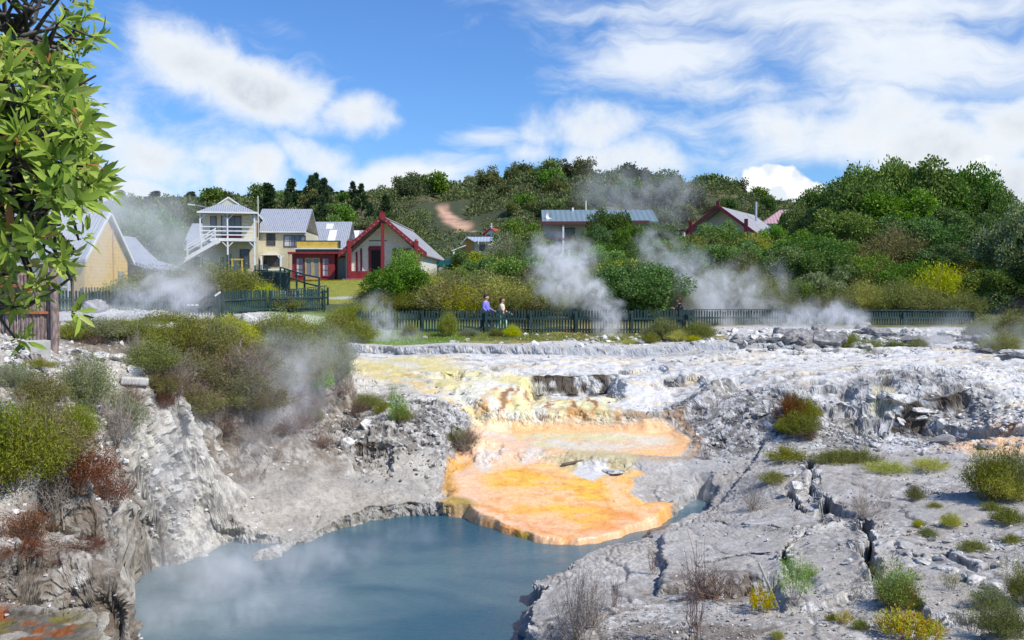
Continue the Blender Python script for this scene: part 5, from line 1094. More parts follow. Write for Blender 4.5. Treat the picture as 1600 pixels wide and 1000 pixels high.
def church():
    b = PD(766, 445, 112); b.z = 8.2; s = 112 / F; R = empty('chapel', b, -14, 'tiny chapel with red roof and white cross on its gable', 'church'); X = lambda px: (px - 768) * s; Z = lambda py: CAMZ + (445 - py) * s - 8.2
    MB().prism([(X(758.5), -1), (X(778), -1), (X(778), Z(366)), (X(768.3), Z(357.5)), (X(758.5), Z(366))], .3, 7).build('wall', WHITE, R)
    for q in (-1, 1): MB().prism([(0, Z(355.5)), (q * 1.05, Z(366)), (q * 1.05, Z(367.5)), (0, Z(357.2))], 0, 7.2).build('roof', REDR, R)
    w_ = MB().box(X(760.5), X(767), .22, .297, Z(374), Z(366.5)).build('door', REDR, R)
    MB().box(-.05 + X(770), .05 + X(770), .0, .1, Z(358), Z(349)).box(X(767.5), X(772.5), .003, .097, Z(355), Z(353.8)).build('cross', WHITE, R)
church()
def yellow_hall():
    b = PD(735, 445, 95); b.z = 7.0; s = 95 / F; R = empty('village_hall', b, 0, 'cream and yellow hall with pale blue-grey roof and white porch below the chapel', 'building'); X = lambda px: (px - 735) * s; Z = lambda py: CAMZ + (445 - py) * s - 7.0
    MB().prism([(X(721.5), -1), (X(741), -1), (X(741), Z(378)), (X(729.5), Z(372)), (X(721.5), Z(381))], .6, .9).build('gable_wall', ORB, R); MB().box(X(741.05), X(771), .6, 4.6, -1, Z(377)).build('wall', CREAM, R)
    MB().poly([(X(720), 0, Z(382)), (X(720), 0, Z(383)), (X(729.5), 0, Z(370)), (X(729.5), 0, Z(371.4)), (X(741), 0, Z(377)), (X(741), 0, Z(378.2)), (X(772), 0, Z(376.5)), (X(772), 0, Z(378)), (X(771), 3, Z(368)), (X(729.5), 3, Z(368)), (X(720), 3, Z(381))], [(2,4,6,8,9),(0,2,9,10),(0,1,3,2),(2,3,5,4),(4,5,7,6)]).build('roof', painted('blue-grey iron', (.42, .47, .55), .4, .1, ribs=3), R)
    MB().prism([(X(706), Z(393)), (X(728), Z(384.5)), (X(728), Z(383)), (X(706), Z(391.5))], -.3, 2).build('porch_roof', WHITE, R)
    for px in (709.5, 714, 718): MB().box(X(px) - .09, X(px) + .09, -.2, 0, -1.5, Z(392)).build('post', WHITE, R)
    MB().box(X(763), X(782), -.1, .5, Z(383), Z(381.5)).build('awning', WHITE, R); MB().box(X(747), X(748), -.1, .02, Z(382), Z(375)).build('downpipe', WHITE, R); window(R, X(750), X(757), .6, Z(391), Z(383))
yellow_hall()
def car():
    p = PD(709, 426, 86); R = empty('parked_car', (p.x, p.y, p.z), 4, 'teal hatchback car parked behind the meeting house corner', 'car')
    prof = [(-2, .35), (-2.02, .75), (-1.9, .95), (-1.1, 1.02), (-.55, 1.42), (.9, 1.46), (1.55, 1.05), (1.95, .95), (2.02, .6), (1.98, .32), (1.62, .3), (1.5, .55), (1.2, .64), (.9, .55), (.78, .3), (-.8, .3), (-.92, .55), (-1.22, .64), (-1.52, .55), (-1.64, .3)]
    MB().prism(prof, -.8, .8).build('body', TEAL, R, .05)
    MB().prism([(-.98, 1.03), (-.5, 1.36), (.15, 1.38), (.15, 1.03)], -.83, -.803).prism([(.22, 1.03), (.22, 1.38), (.85, 1.38), (1.35, 1.05)], -.83, -.803).build('window', GLASS, R)
    for x in (-1.22, 1.2):
        w_ = MB().cyl((x, -.84, .31), (x, -.62, .31), .31, k=20).build('wheel', RUBB, R); MB().cyl((x, -.86, .31), (x, -.835, .31), .19, k=16).build('rim', METAL, w_)
    MB().box(-2.04, -1.95, -.7, -.45, .66, .8).build('headlight', LACE, R); MB().box(1.99, 2.05, -.75, -.5, .72, .9).build('tail_light', REDR, R)
car()

# ---------------------------------------------------------------- fences, posts, log wall
def fence(pts, h, label, gap=.05, wd=.075, postgap=2.4, railz=(.18, .62), grp=None, cap=False, mat=GREENP, rail_front=True, open_=False):
    pts = [Vector(p) for p in pts]; R = empty('picket_fence' if not open_ else 'rail_fence', pts[0], 0, label, 'fence', grp); o0 = pts[0]
    q = random.Random(len(label)); pk = MB(); rails = [MB() for _ in railz]; acc = 0
    for a, b in zip(pts[:-1], pts[1:]):
        a = a - o0; b = b - o0; L = (b - a).length; d = (b - a) / L; nrm = Vector((d.y, -d.x, 0)).normalized()
        n = int(L / (wd + gap))
        if not open_:
            for i in range(n):
                if q.random() < .01: continue
                c = a + d * (i + .5) * (wd + gap); t = d * wd / 2; hh = h * q.uniform(.97, 1.02); e = nrm * .012; l = q.uniform(-.016, .016)
                g0 = c + Vector((0, 0, .04)); g1 = c + Vector((l, 0, hh - .04)); g2 = c + Vector((l, 0, hh))
                pk.poly([g0 - t - e, g0 + t - e, g0 + t + e, g0 - t + e, g1 - t - e, g1 + t - e, g1 + t + e, g1 - t + e, g2 - e, g2 + e], [(0,1,5,8,4),(3,7,9,6,2),(0,4,7,3),(1,2,6,5),(4,8,9,7),(5,6,9,8),(0,3,2,1)])
        s = nrm * (.045 if rail_front else -.045)
        for r, z in zip(rails, railz): r.beam(a + s + Vector((0, 0, z * h)), b + s + Vector((0, 0, z * h)), .045, .085)
        m = max(1, round(L / postgap))
        for i in range(m + (1 if b + o0 == pts[-1] else 0)):
            c = a + d * (L * i / m) + nrm * (.115 if rail_front else -.115)
            MB().box(c.x - .05, c.x + .05, c.y - .05, c.y + .05, c.z - .4, c.z + h * (.93 if not open_ else 1.03)).build('post', mat, R)
        if cap: MB().beam(a + Vector((0, 0, h + .03)), b + Vector((0, 0, h + .03)), .12, .04).build('cap_rail', mat, R)
    if not open_: pk.build('pickets', mat, R)
    for r in rails: r.build('rail', mat, R)
    return R
def FP(px, pyb, d): return PD(px, pyb, d)
fence([FP(560, 523, 40), FP(760, 521.5, 40.2), FP(900, 522, 40), FP(1076, 521.5, 39.6)], 1.06, 'dark green picket fence in front of the two walkers, centre of photo')
fence([FP(1082, 515, 43.2), FP(1300, 515, 43.6), FP(1520, 516, 44)], .9, 'long dark green picket fence with flat cap behind the rocks on the right', cap=True, postgap=3)
fence([FP(1062, 503, 40.5), FP(1081, 502.5, 40.5)], .55, 'short raised end panel of green pickets beside the dark-haired person')
fence([FP(60, 495, 37.5), FP(230, 495, 38.5), FP(345, 494, 39), FP(420, 489, 42), FP(505, 486, 44)], 1.08, 'dark green picket fence running along the left bank through steam')
fence([FP(128, 478, 44), FP(178, 477, 44.5)], .9, 'short weathered picket fence against the yellow cottage', mat=painted('weathered green', (.09, .09, .06)))
fence([FP(425, 474, 47.5), FP(462, 475, 47), FP(510, 469, 48.5)], .72, 'low dark green balustrade fence at the foot of the ramp', cap=True, gap=.09, wd=.045)
fence([FP(398, 452, 62), FP(430, 454, 60), FP(452, 457, 58)], 1.25, 'solid dark green fence beside the ramp below the cream wing', gap=.004, wd=.1)
fence([FP(441, 441, 62), FP(455, 447, 58), FP(479, 456, 54), FP(502, 462, 51)], 1.0, 'two-rail dark green handrail sloping down beside the lawn ramp', open_=True, railz=(.5, .98), postgap=2.6)
fence([FP(401, 437, 72), FP(420, 438, 70)], 1.2, 'spiky dark green gate panel at the balcony house corner', gap=.12, wd=.05)
q_ = PD(362, 436, 64); PGR = empty('climbing_frame', q_, 0, 'yellow climbing frame with dark green poles below the balcony house', 'play equipment')
for px, yt in ((346, 402), (349.5, 401), (356, 398), (361, 397), (383, 400)): MB().cyl((XD(px, 64) - q_.x, 0, -.2), (XD(px, 64) - q_.x, 0, ZD(yt, 64) - q_.z), .07).build('pole', GREENP, PGR)
MB().box(XD(364, 64) - q_.x, XD(366, 64) - q_.x, -.3, -.2, -.2, 1.35).box(XD(379, 64) - q_.x, XD(381, 64) - q_.x, -.3, -.2, -.2, 1.35).box(XD(363, 64) - q_.x, XD(382, 64) - q_.x, -.31, -.19, 1.3, 1.4).build('frame', YELP, PGR); MB().box(XD(368.5, 64) - q_.x, XD(371, 64) - q_.x, -.4, -.3, .2, 1.0).build('slide', simple('blue plastic', (.02, .12, .5), .4), PGR)
p_ = PD(301, 482, 38.7); sg = empty('fence_notice', (p_.x, 38.55, p_.z), 0, 'three small white plates on a thin board on the left fence', 'sign'); MB().box(-.32, .6, 0, .02, .30, .34).build('board', GREENP, sg)
for k_ in (0, .17, .34): MB().box(-.17 + k_, -.05 + k_, -.03, -.003, .12, .18).build('plate', WHITE, sg)
p_ = PD(340, 470, 38.6); lt = empty('marker_post', (p_.x, p_.y, 3.9), 0, 'dark post with tilted white lamp head above the left fence', 'post'); MB().box(-.09, .09, -.06, .06, -.2, p_.z - 3.9 + .15).build('pole', GREENP, lt); MB().beam((-.1, -.02, p_.z - 3.9 + .2), (.12, -.02, p_.z - 3.9 + .36), .09, .07).build('lamp_head', WHITE, lt)
p_ = PD(332, 445, 110); sl_ = empty('street_lamp', (p_.x, p_.y, 7), 0, 'white street lamp arm rising behind the balcony house roof', 'street lamp'); zz = ZD(326, 110) - 7; MB().cyl((0, 0, -1), (0, 0, zz), .09).build('pole', METAL, sl_); MB().cyl((0, 0, zz), (-2.1, 0, zz + .45), .06, .05).build('arm', METAL, sl_); MB().beam((-2.0, 0, zz + .42), (-2.75, 0, zz + .52), .26, .16).build('lamp_head', WHITE, sl_)
def log_wall():
    d = 17.0; R = empty('log_wall', (XD(40, d), d, gz(XD(40, d), d)), 0, 'curved wall of upright rough logs with orange rails behind the leafy branch', 'wall'); o = R.location.copy()
    LOG = bark('log bark', (.13, .09, .075), (.30, .23, .20)); q = random.Random(4); ORR = painted('orange rail', (.42, .12, .035), .6, .2)
    for i in range(21):
        px = -30 + i * 5.9; t = (px - 40) / 60; dd = d + .25 * t * t; x = XD(px, dd); r = q.uniform(.033, .042); zt = ZD(q.uniform(424, 436) + (6 if px < 20 else 0), dd)
        V, Fc = tube(wobble((x - o.x, dd - o.y, -.5), (x - o.x + q.uniform(-.01, .01), dd - o.y, zt - o.z), 7, .006, np.random.RandomState(i)), [r * q.uniform(.85, 1.15) for _ in range(7)], 9)
        m = MB().poly(V, [tuple(f) for f in Fc] + [tuple(range(len(V) - 9, len(V)))]); m.build('log', LOG, R)
    for y_, t_ in ((488.5, .035), (447, .03)):
        m = MB(); pr = None
        for i in range(9):
            px = -34 + i * 15.6; t = (px - 40) / 60; dd = d + .25 * t * t - .055; p = Vector((XD(px, dd) - o.x, dd - o.y, ZD(y_, dd) - o.z))
            if pr is not None: m.beam(pr, p, .05, .045)
            pr = p
        m.build('rail', ORR, R)
    x = XD(80, 16.95); MB().cyl((x - o.x, .02, -.5), (x - o.x + .01, .02, ZD(409, 16.95) - o.z), .07, .065, 12).build('corner_post', LOG, R)
log_wall()
x_ = XD(54, 16.3); blk = MB().box(-.21, .21, -.15, .17, -.25, .22).build('concrete_block', CONC, None, .012); blk.location = (x_, 16.3, gz(x_, 16.3)); blk.rotation_euler = (0, 0, .7); tag(blk, 'pale concrete block at the foot of the log wall', 'block')
g_ = G(909, 728); wdn = MB().beam((-.5, 0, .02), (.35, .25, .14), .09, .05).build('driftwood', bark('wet wood', (.10, .07, .05), (.20, .15, .11)), None, .01); wdn.location = (g_.x, g_.y, g_.z); tag(wdn, 'dark broken plank lying on the orange mat by the grey slab', 'plank')
g_ = G(1222, 955); stk = MB().beam((0, 0, -.1), (-.30, .1, .62), .05, .03).build('stake', bark('grey wood', (.25, .24, .21), (.45, .43, .38)), None, .005); stk.location = (g_.x, g_.y, g_.z); tag(stk, 'leaning grey wooden stake beside the green sapling in the cracks', 'stake')
g_ = G(210, 600); slb = MB().box(-.25, .25, -.2, .2, -.02, .13).build('stone_block', RKL, None, .03); slb.location = (g_.x, g_.y, g_.z); slb.rotation_euler = (0, .1, .4); tag(slb, 'square-cut pale stone lying on the left bank', 'stone')
def stick(px, py, dx, dz, r, label, mat=TWIG):
    g_ = G(px, py); m = MB(); V, Fc = tube(wobble((0, 0, 0), (dx * g_.y / F, .1, dz * g_.y / F), 7, .03, np.random.RandomState(px)), np.linspace(r, r * .4, 7), 5); m.poly(V, [tuple(f) for f in Fc]); o = m.build('stick', mat); o.location = g_; tag(o, label, 'stick')
stick(100, 845, -10, 60, .012, 'pale bare stick leaning in the rust-brown scrub'); stick(1395, 0 + 668, 0, 1, .01, 'short pale twig on the rubble') if False else None
stick(300, 560, 14, 50, .02, 'bleached branch standing in the crest scrub'); stick(365, 570, -16, 60, .02, 'bleached curved branch right of the first in the crest scrub'); stick(1045, 662, 34, 24, .03, 'pale stick lying across the grey edge beside the upper orange flat'); stick(880, 742, 0, 2, .01, 'x') if False else None
# ---------------------------------------------------------------- people
def skin_obj(name, verts, edges, mat, parent, sub=2):
    me = bpy.data.meshes.new(name); me.from_pydata([v[0] for v in verts], edges, []); o = link(name, me, mat, parent)
    m = o.modifiers.new('skin', 'SKIN'); me.skin_vertices.new() if not me.skin_vertices else None
    for i, v in enumerate(verts): me.skin_vertices[0].data[i].radius = (v[1], v[1] if len(v) < 3 else v[2])
    me.skin_vertices[0].data[0].use_root = True
    m.use_smooth_shade = True; s = o.modifiers.new('sub', 'SUBSURF'); s.levels = sub; s.render_levels = sub
    return o
SKIN = simple('skin', (.55, .33, .24), .6)
def person(loc, rz, hgt, top, legs, hairm, label, sleeve='long', arms=None, stoop=0.0, stride=.28, hairlen=0, glasses=False):
    R = empty('person', loc, rz, label, 'person'); R.scale = (hgt / 1.74 * 1.12, hgt / 1.74 * 1.15, hgt / 1.74); q = lambda x, y, z: (x + stoop * max(0, z - 1.0) * .6, y, z - stoop * max(0, z - 1.0) * .25)
    V = []; E = []
    def add(p, r, par=None):
        V.append((q(*p), r)); i = len(V) - 1
        if par is not None: E.append((par, i))
        return i
    pel = add((0, 0, .94), .125); wa = add((0, 0, 1.10), .115, pel); ch = add((.01, 0, 1.30), .135, wa); nb = add((.0, 0, 1.44), .06, ch); hd = add((.02, 0, 1.53), .058, nb); h1 = add((.035, 0, 1.60), .086, hd); h2 = add((.02, 0, 1.665), .088, h1)
    no = add((.125, 0, 1.605), .014, h1); chn = add((.10, 0, 1.545), .03, h1)
    for s in (-1, 1): add((.02, s * .098, 1.60), .016, h1)
    sh = {}
    A = arms or {-1: [(-.02, .215, 1.13), (.16, .23, .98)], 1: [(.05, .21, 1.12), (.26, .20, 1.02)]}
    for s in (-1, 1):
        so_ = add((0, s * .165, 1.375), .062, ch); e = A[s][0]; w_ = A[s][1]; el_ = add((e[0], s * e[1], e[2]), .043, so_); wr = add((w_[0], s * w_[1], w_[2]), .028, el_)
        d = Vector(w_) - Vector(e); d = Vector((d.x, s * d.y, d.z)).normalized(); up = Vector((0, 0, 1)); sd = d.cross(up).normalized(); dn = sd.cross(d)
        pm = Vector((w_[0], s * w_[1], w_[2])) + d * .06; pi = add(tuple(pm), .03, wr)
        for k, (o_, L) in enumerate(((-.024, .065), (-.008, .078), (.008, .074), (.024, .055))):
            a = pm + d * .035 + dn * o_; m1 = add(tuple(a), .0105, pi); m2 = add(tuple(a + d * L * .5 - sd * s * .008), .0095, m1); add(tuple(a + d * L * .9 - sd * s * .03), .0085, m2)
        t1 = add(tuple(pm + dn * .035 - d * .01), .012, pi); add(tuple(pm + dn * .06 + d * .03), .0095, t1)
        sh[s] = (so_, el_, wr)
        hp = add((0, s * .085, .88), .095, pel); kx = stride * .5 * s; kn = add((kx * .9 + .04, s * .095, .50), .058, hp); an = add((kx * 1.7, s * .095, .09 + (.03 if s < 0 else 0)), .038, kn); add((kx * 1.7 + .14, s * .10, .03 + (.0 if s > 0 else .01)), .034, an)
    skin_obj('body', V, E, SKIN, R)
    g = lambda i, r: (V[i][0], r)
    def chain(name, rows, mat):
        vv = []; ee = []
        for par, p, r in rows:
            vv.append((p, r));
            if par is not None: ee.append((par, len(vv) - 1))
        return skin_obj(name, vv, ee, mat, R)
    P = lambda i: V[i][0]; mid = lambda a, b, t: tuple(np.array(P(a)) * (1 - t) + np.array(P(b)) * t)
    rows = [(None, q(0, 0, .93), .158), (0, q(0, 0, 1.10), .150), (1, q(.01, 0, 1.28), .165), (2, q(0, 0, 1.395), .095)]
    for s in (-1, 1):
        so_, el_, wr = sh[s]; n = len(rows); rows += [(2, P(so_), .082), (n, mid(so_, el_, .55), .068)]
        if sleeve == 'long': rows += [(n + 1, P(el_), .058), (n + 2, mid(el_, wr, .92), .040)]
    chain('shirt', rows, top)
    rows = [(None, (0, 0, .93), .148)]
    i = [k for k, v in enumerate(V) if abs(v[0][2] - .88) < .01]
    for hp in i:
        n = len(rows); rows += [(0, V[hp][0], .112), (n, V[hp + 1][0], .080), (n + 1, mid(hp + 1, hp + 2, .85), .062)]
    chain('trousers', rows, legs)
    import bmesh
    bm = bmesh.new(); bmesh.ops.create_icosphere(bm, subdivisions=4, radius=1.0); hc = Vector(q(.018, 0, 1.640)); rr_h = random.Random(3)
    for v in bm.verts:
        x, y, z = v.co; k = 1 + .05 * math.sin(x * 19 + y * 13) * math.cos(z * 17); lo = (.10 if hairlen else .03) * max(0, -z) * max(0, .5 - x)
        v.co = (x * .112 * k - .012, y * .100 * k, z * .110 * k + .012 - lo)
    bmesh.ops.delete(bm, geom=[f for f in bm.faces if f.calc_center_median().x > .035 and f.calc_center_median().z < .055 or (f.calc_center_median().z < -.055 and f.calc_center_median().x > -.02)], context='FACES')
    for v in bm.verts: v.co += hc
    me_h = bpy.data.meshes.new('hair'); bm.to_mesh(me_h); bm.free(); ho = link('hair', me_h, hairm, R); so2 = ho.modifiers.new('thick', 'SOLIDIFY'); so2.thickness = .012
    if glasses:
        c = q(.095, 0, 1.625); MB().box(c[0], c[0] + .02, -.065, -.01, c[2] - .02, c[2] + .02).box(c[0], c[0] + .02, .01, .065, c[2] - .02, c[2] + .02).box(c[0], c[0] + .015, -.01, .01, c[2], c[2] + .012).build('glasses', simple('lens', (.5, .35, .38), .1), R)
    return R
DH = simple('dark hair', (.015, .010, .008), .6); BH = simple('brown hair', (.06, .022, .015), .6)
zf = gz(XD(759, 41.2), 41.2); print('walker ground', zf)
person((XD(759, 41.2), 41.2, ZD(460.5, 41.2) - 1.74), -20, 1.74, simple('violet shirt', (.20, .19, .62), .8), simple('navy trousers', (.015, .02, .07), .8), DH, 'dark-haired walker in a violet long-sleeved shirt and navy trousers behind the fence')
person((XD(784, 41.4), 41.4, ZD(465, 41.4) - 1.62), -12, 1.62, simple('cream blouse', (.66, .60, .42), .8), simple('mint trousers', (.35, .62, .45), .8), BH, 'brown-haired walker in cream top, pale trousers and glasses behind the fence', 'short', {-1: [(.06, .21, 1.13), (.28, .16, 1.05)], 1: [(.08, .21, 1.12), (.30, .18, .99)]}, hairlen=1, glasses=True)
pr3 = person((XD(1065, 41.0), 41.0, ZD(470.0, 41.0) - 1.50), 168, 1.68, simple('black jacket', (.012, .013, .018), .8), simple('dark trousers', (.02, .02, .025), .8), simple('reddish dark hair', (.04, .012, .012), .6), 'stooping dark-clothed person behind the raised end of the middle fence', 'long', {-1: [(.10, .22, 1.14), (.26, .14, 1.20)], 1: [(.10, .22, 1.14), (.26, .14, 1.20)]}, stoop=.25, hairlen=1)
# ---------------------------------------------------------------- near tree
def near_tree():
    base = Vector((-3.3, 1.6, gz(-3.3, 1.6) - .2)); R = empty('pohutukawa_tree', base, 0, 'large glossy-leaved branch of a near tree hanging in from the left', 'tree')
    rng = np.random.RandomState(12); B = []
    def poly_in(poly, n, d0, d1):
        pl = np.array(poly, float); out = []
        while len(out) < n:
            p = rng.uniform(pl.min(0), pl.max(0))
            if sdf(np.array([p[0]]), np.array([p[1]]), poly)[0] > 0: out.append(np.array(PD(p[0], p[1], rng.uniform(d0, d1))))
        return out
    main = [(-120, 90), (-20, 66), (60, 84), (118, 130), (142, 160), (132, 190), (140, 235), (158, 285), (128, 318), (112, 345), (70, 370), (20, 400), (-120, 430)]
    top = [(-120, -80), (100, -80), (150, 15), (148, 55), (120, 45), (60, 20), (-20, 50), (-120, 60)]
    top2 = [(80, 30), (150, 30), (150, 95), (125, 105)]
    low = [(-120, 410), (40, 400), (88, 380), (78, 430), (100, 400), (112, 440), (60, 470), (-120, 500)]
    ros = [(p, 0) for p in poly_in(main, 340, 2.35, 3.3)] + [(p, 1) for p in poly_in(top, 34, 2.5, 3.2)] + [(p, 1) for p in poly_in(top2, 9, 2.7, 3.0)] + [(p, 2) for p in poly_in(low, 30, 2.5, 3.2)]
    for px, py in ((150, 292), (160, 300), (128, 370), (108, 395), (118, 488), (22, 480), (100, 420), (30, 530)): ros.append((np.array(PD(px, py, 2.7)), 2 if py > 350 else 0))
    core = np.array(PD(-150, 260, 2.9)); Vs = []; n0 = 0; Fs = []; tips = []
    for p, kind in ros:
        out = unit(p - core + np.array([.15, -.45, .35]) + rng.normal(size=3) * .35); m = rng.randint(10, 15)
        a = unit(np.cross(out, (0, 0, 1))); b = np.cross(out, a); tips.append((p, out, kind))
        for i in range(m):
            th = i * 2.4; op = rng.uniform(.35, 1.35); d = unit(out * math.cos(op) + (a * math.cos(th) + b * math.sin(th)) * math.sin(op)); L = rng.uniform(.03, .075) * (.85 if kind else 1); W_ = L * rng.uniform(.25, .34)
            s = unit(np.cross(d, out + rng.normal(size=3) * .5)); u = np.cross(s, d); u = u if np.dot(u, out) > 0 else -u; q0 = p + out * rng.uniform(-.03, .03) + d * .01; cv = rng.uniform(.0, .20) * L
            pt = lambda t, w_, z: q0 + d * L * t + s * W_ * w_ + u * (z * L - cv * t * t * 2)
            Vs += [pt(0, 0, 0), pt(.3, .42, .05), pt(.32, 0, -.01), pt(.3, -.42, .05), pt(.72, .40, .05), pt(.72, 0, -.01), pt(.72, -.40, .05), pt(1.04, 0, 0)]
            Fs += [(n0, n0 + 1, n0 + 2, n0 + 3), (n0 + 2, n0 + 1, n0 + 4, n0 + 5), (n0 + 3, n0 + 2, n0 + 5, n0 + 6), (n0 + 5, n0 + 4, n0 + 7, n0 + 6)]; n0 += 8
    V = np.array(Vs) - np.array(base); lm = leafmat('glossy leaf', [(.11, .19, .010), (.24, .38, .014), (.37, .53, .02), (.48, .60, .04), (.60, .66, .16), (.62, .20, .03)], trans=.42, vary=.0, rough=.45)
    t = NT(lm.node_tree); cr_ = [n for n in t.n if n.type == 'VALTORGB'][0].color_ramp.elements
    for e, p_ in zip(cr_, (0, .25, .55, .85, .965, .985)): e.position = p_
    lo = link('foliage', np_mesh('near foliage', V, np.array(Fs), smooth=True), lm, R)
    br = []; hubs = [np.array(PD(*h)) for h in ((-60, 120, 2.9), (-20, 230, 2.9), (-60, 330, 2.8), (20, 170, 2.9), (30, 290, 2.8), (-60, 20, 2.9), (20, 60, 2.9), (-40, 440, 2.9))]; tr0 = np.array(base) + (0, 0, .1); fork = np.array(PD(-330, 330, 2.7))
    br.append(tube(wobble(tr0, fork, 8, .04, rng), np.linspace(.12, .07, 8), 9))
    for h in hubs: br.append(tube(wobble(fork, h, 8, .05, rng), np.linspace(.05, .014, 8), 7))
    for p, out, kind in tips:
        h = min(hubs, key=lambda h: np.linalg.norm(h - p)); e = wobble(h, p - out * .02, 5, .03, rng); br.append(tube(e, np.linspace(.008, .0035, 5), 5))
    for pts in ([(-20, 110), (50, 100), (120, 135), (150, 118)], [(-30, 60), (40, 55), (100, 40), (150, 60)], [(-40, 490), (40, 480), (90, 450), (118, 428)], [(20, 60), (90, 75), (120, 108)], [(-30, 20), (30, 25), (70, 10)]):
        br.append(tube([np.array(PD(a, b, 2.75)) for a, b in pts], np.linspace(.009, .003, len(pts)), 5))
    V, Fc = join(br); link('branches', np_mesh('near branches', V - np.array(base), Fc, smooth=True), bark('tree bark', (.05, .04, .035), (.13, .11, .09)), R)
near_tree()
# ---------------------------------------------------------------- steam
def steam(label, puffs, dens, nscale=1.0, thr=(.40, .68), name='steam_plume', step=1.0, flat=1.0):
    """puffs: (px, py, dist, radius m, weight); one closed box round them, density fading to nothing inside it"""
    pc = [(PD(a, b, d), r, w_) for a, b, d, r, w_ in puffs]; lo = Vector([min(p[i] - r for p, r, _ in pc) for i in range(3)]); hi = Vector([max(p[i] + r for p, r, _ in pc) for i in range(3)])
    ctr = (lo + hi) / 2; m = bpy.data.materials.new('steam'); m.use_nodes = True; t = NT(m.node_tree); t.n.clear()
    P = t.new('ShaderNodeTexCoord').outputs['Object']; wv = t.vmath('ADD', P, t.vmath('MULTIPLY', t.vmath('SUBTRACT', t.noise(P, .55 * nscale, 3, .55, out=1), (.5, .5, .5)), (1.7 / nscale,) * 3)); tot = None
    for p, r, w_ in pc:
        q = t.vmath('SUBTRACT', wv, tuple(p - ctr)); q = t.vmath('MULTIPLY', q, (1, 1, 1 / flat)); k = t.math('MULTIPLY', t.mapr(t.vmath('LENGTH', q), r * .98, r * .1), w_); tot = k if tot is None else t.math('ADD', tot, k)
    nz_ = t.math('MULTIPLY', t.mapr(t.noise(P, 1.0 * nscale, 6, .68, .6), *thr), t.mapr(t.noise(t.scalev(P, (1, 1, .6)), 2.6 * nscale, 3, .6, .5), .30, .62, .25, 1.15))
    dn = t.math('MULTIPLY', t.math('MULTIPLY', tot, nz_), dens * 1.7)
    vol = t.new('ShaderNodeVolumePrincipled', ins={'Color': (.99, .99, 1, 1), 'Density': dn, 'Anisotropy': -.1}); t.new('ShaderNodeOutputMaterial', ins={'Volume': vol.outputs[0]})
    m.cycles.volume_step_rate = step if hasattr(m.cycles, 'volume_step_rate') else 1
    e = (hi - lo) / 2; o = MB().box(-e.x, e.x, -e.y, e.y, -e.z, e.z).build(name, m); o.location = ctr; tag(o, label, 'steam', kind='stuff'); return o
steam('dense white billow of steam rising in front of the green-roofed house', [(968,548,38.5,.7,1.8),(960,532,38.8,.75,1.5),(955,512,39,.9,1.4),(950,490,39.4,1.0,1.2),(930,470,40.5,1.1,1),(915,450,41,1.2,.8),(875,430,42,1.7,1),(860,400,43,1.5,.9),(905,405,43,1.4,.7),(880,455,42,1.2,.5),(965,535,39.5,.8,.8)], 1.5, 1.3)
steam('broad white steam cloud drifting up right of the middle fence end', [(1100,500,44,1.7,1),(1120,470,45,1.9,1),(1080,440,46,2.0,.9),(1040,410,47,1.9,.7),(1150,450,46,1.9,.8),(1180,485,45,1.7,.8),(1210,440,47,1.5,.4),(1140,520,43,1.2,.8),(1015,390,47,1.4,.5)], .85, 1.0)
steam('low white steam over the dark rocks before the right fence', [(1230,510,41.5,1.3,.9),(1270,500,42,1.4,1),(1310,492,42,1.3,.9),(1340,505,41.5,.9,.8),(1190,520,41.5,1.1,.8)], 1.3, 1.3)
steam('thin steam column at the left end of the middle fence', [(605,540,37,1.1,1),(600,515,37,1.1,.9),(590,490,37.5,1.1,.7),(640,545,37,1.1,.5),(560,535,37,1.0,.5)], 1.1, 1.2)
steam('steam drifting from the rocks before the yellow cottage', [(140,490,33,1.2,1),(200,492,33,1.5,1),(260,485,33,1.5,.9),(290,455,34,1.6,.8),(240,440,35,1.5,.5),(320,470,34,1.2,.5),(110,500,33,.9,.7)], .75, 1.0)
steam('wide veil of thin steam in front of the yellow cottage and its tree', [(110,400,44,3.4,.8),(200,340,46,3.4,.9),(260,370,46,3.2,.8),(150,310,47,3.0,.8),(300,420,45,2.8,.6),(70,340,46,3.5,.8)], .19, .45, (.25, .7))
steam('wisps of steam crossing the far hillside above the green-roofed house', [(960,300,150,8,.9),(1010,310,150,8,.9),(1060,305,150,7,.8),(930,285,155,6,.5)], .055, .22, (.38, .66))
steam('steam blowing across the right end of the white terrace', [(1480,540,34,1.6,.9),(1540,560,33,1.8,1),(1600,570,32,2.0,1),(1440,530,36,1.3,.5),(1590,530,35,1.7,.6)], .45, .9)
steam('steam climbing the cliff above the left side of the pool', [(250,880,17,.9,1),(280,840,17.5,.9,.9),(320,800,18.5,.9,.8),(380,740,20,.9,.6),(440,680,21.5,1.0,.8),(460,630,22.5,1.1,.8),(480,590,23,1.2,.8),(440,560,23.5,1.2,.6),(240,760,17,1.1,.7),(520,560,25,1.2,.7),(270,700,17.5,1.0,.5),(400,640,22,1.4,.6)], .72, 1.3, (.35, .7))
steam('thin mist lying on the left half of the blue pool', [(300,930,15.5,1.5,1),(400,920,16,1.6,.9),(500,900,16.8,1.5,.7),(350,980,14.2,1.3,.8),(600,870,18,1.3,.5),(250,970,14.2,1.1,.9),(470,980,14.2,1.3,.5)], .85, .9, (.3, .75), flat=.6)
steam('faint steam over the inlet right of the orange mat', [(1080,780,21.5,.8,1),(1110,750,22.5,.8,.8)], .6, 1.5)

scene.cycles.volume_bounces = 2

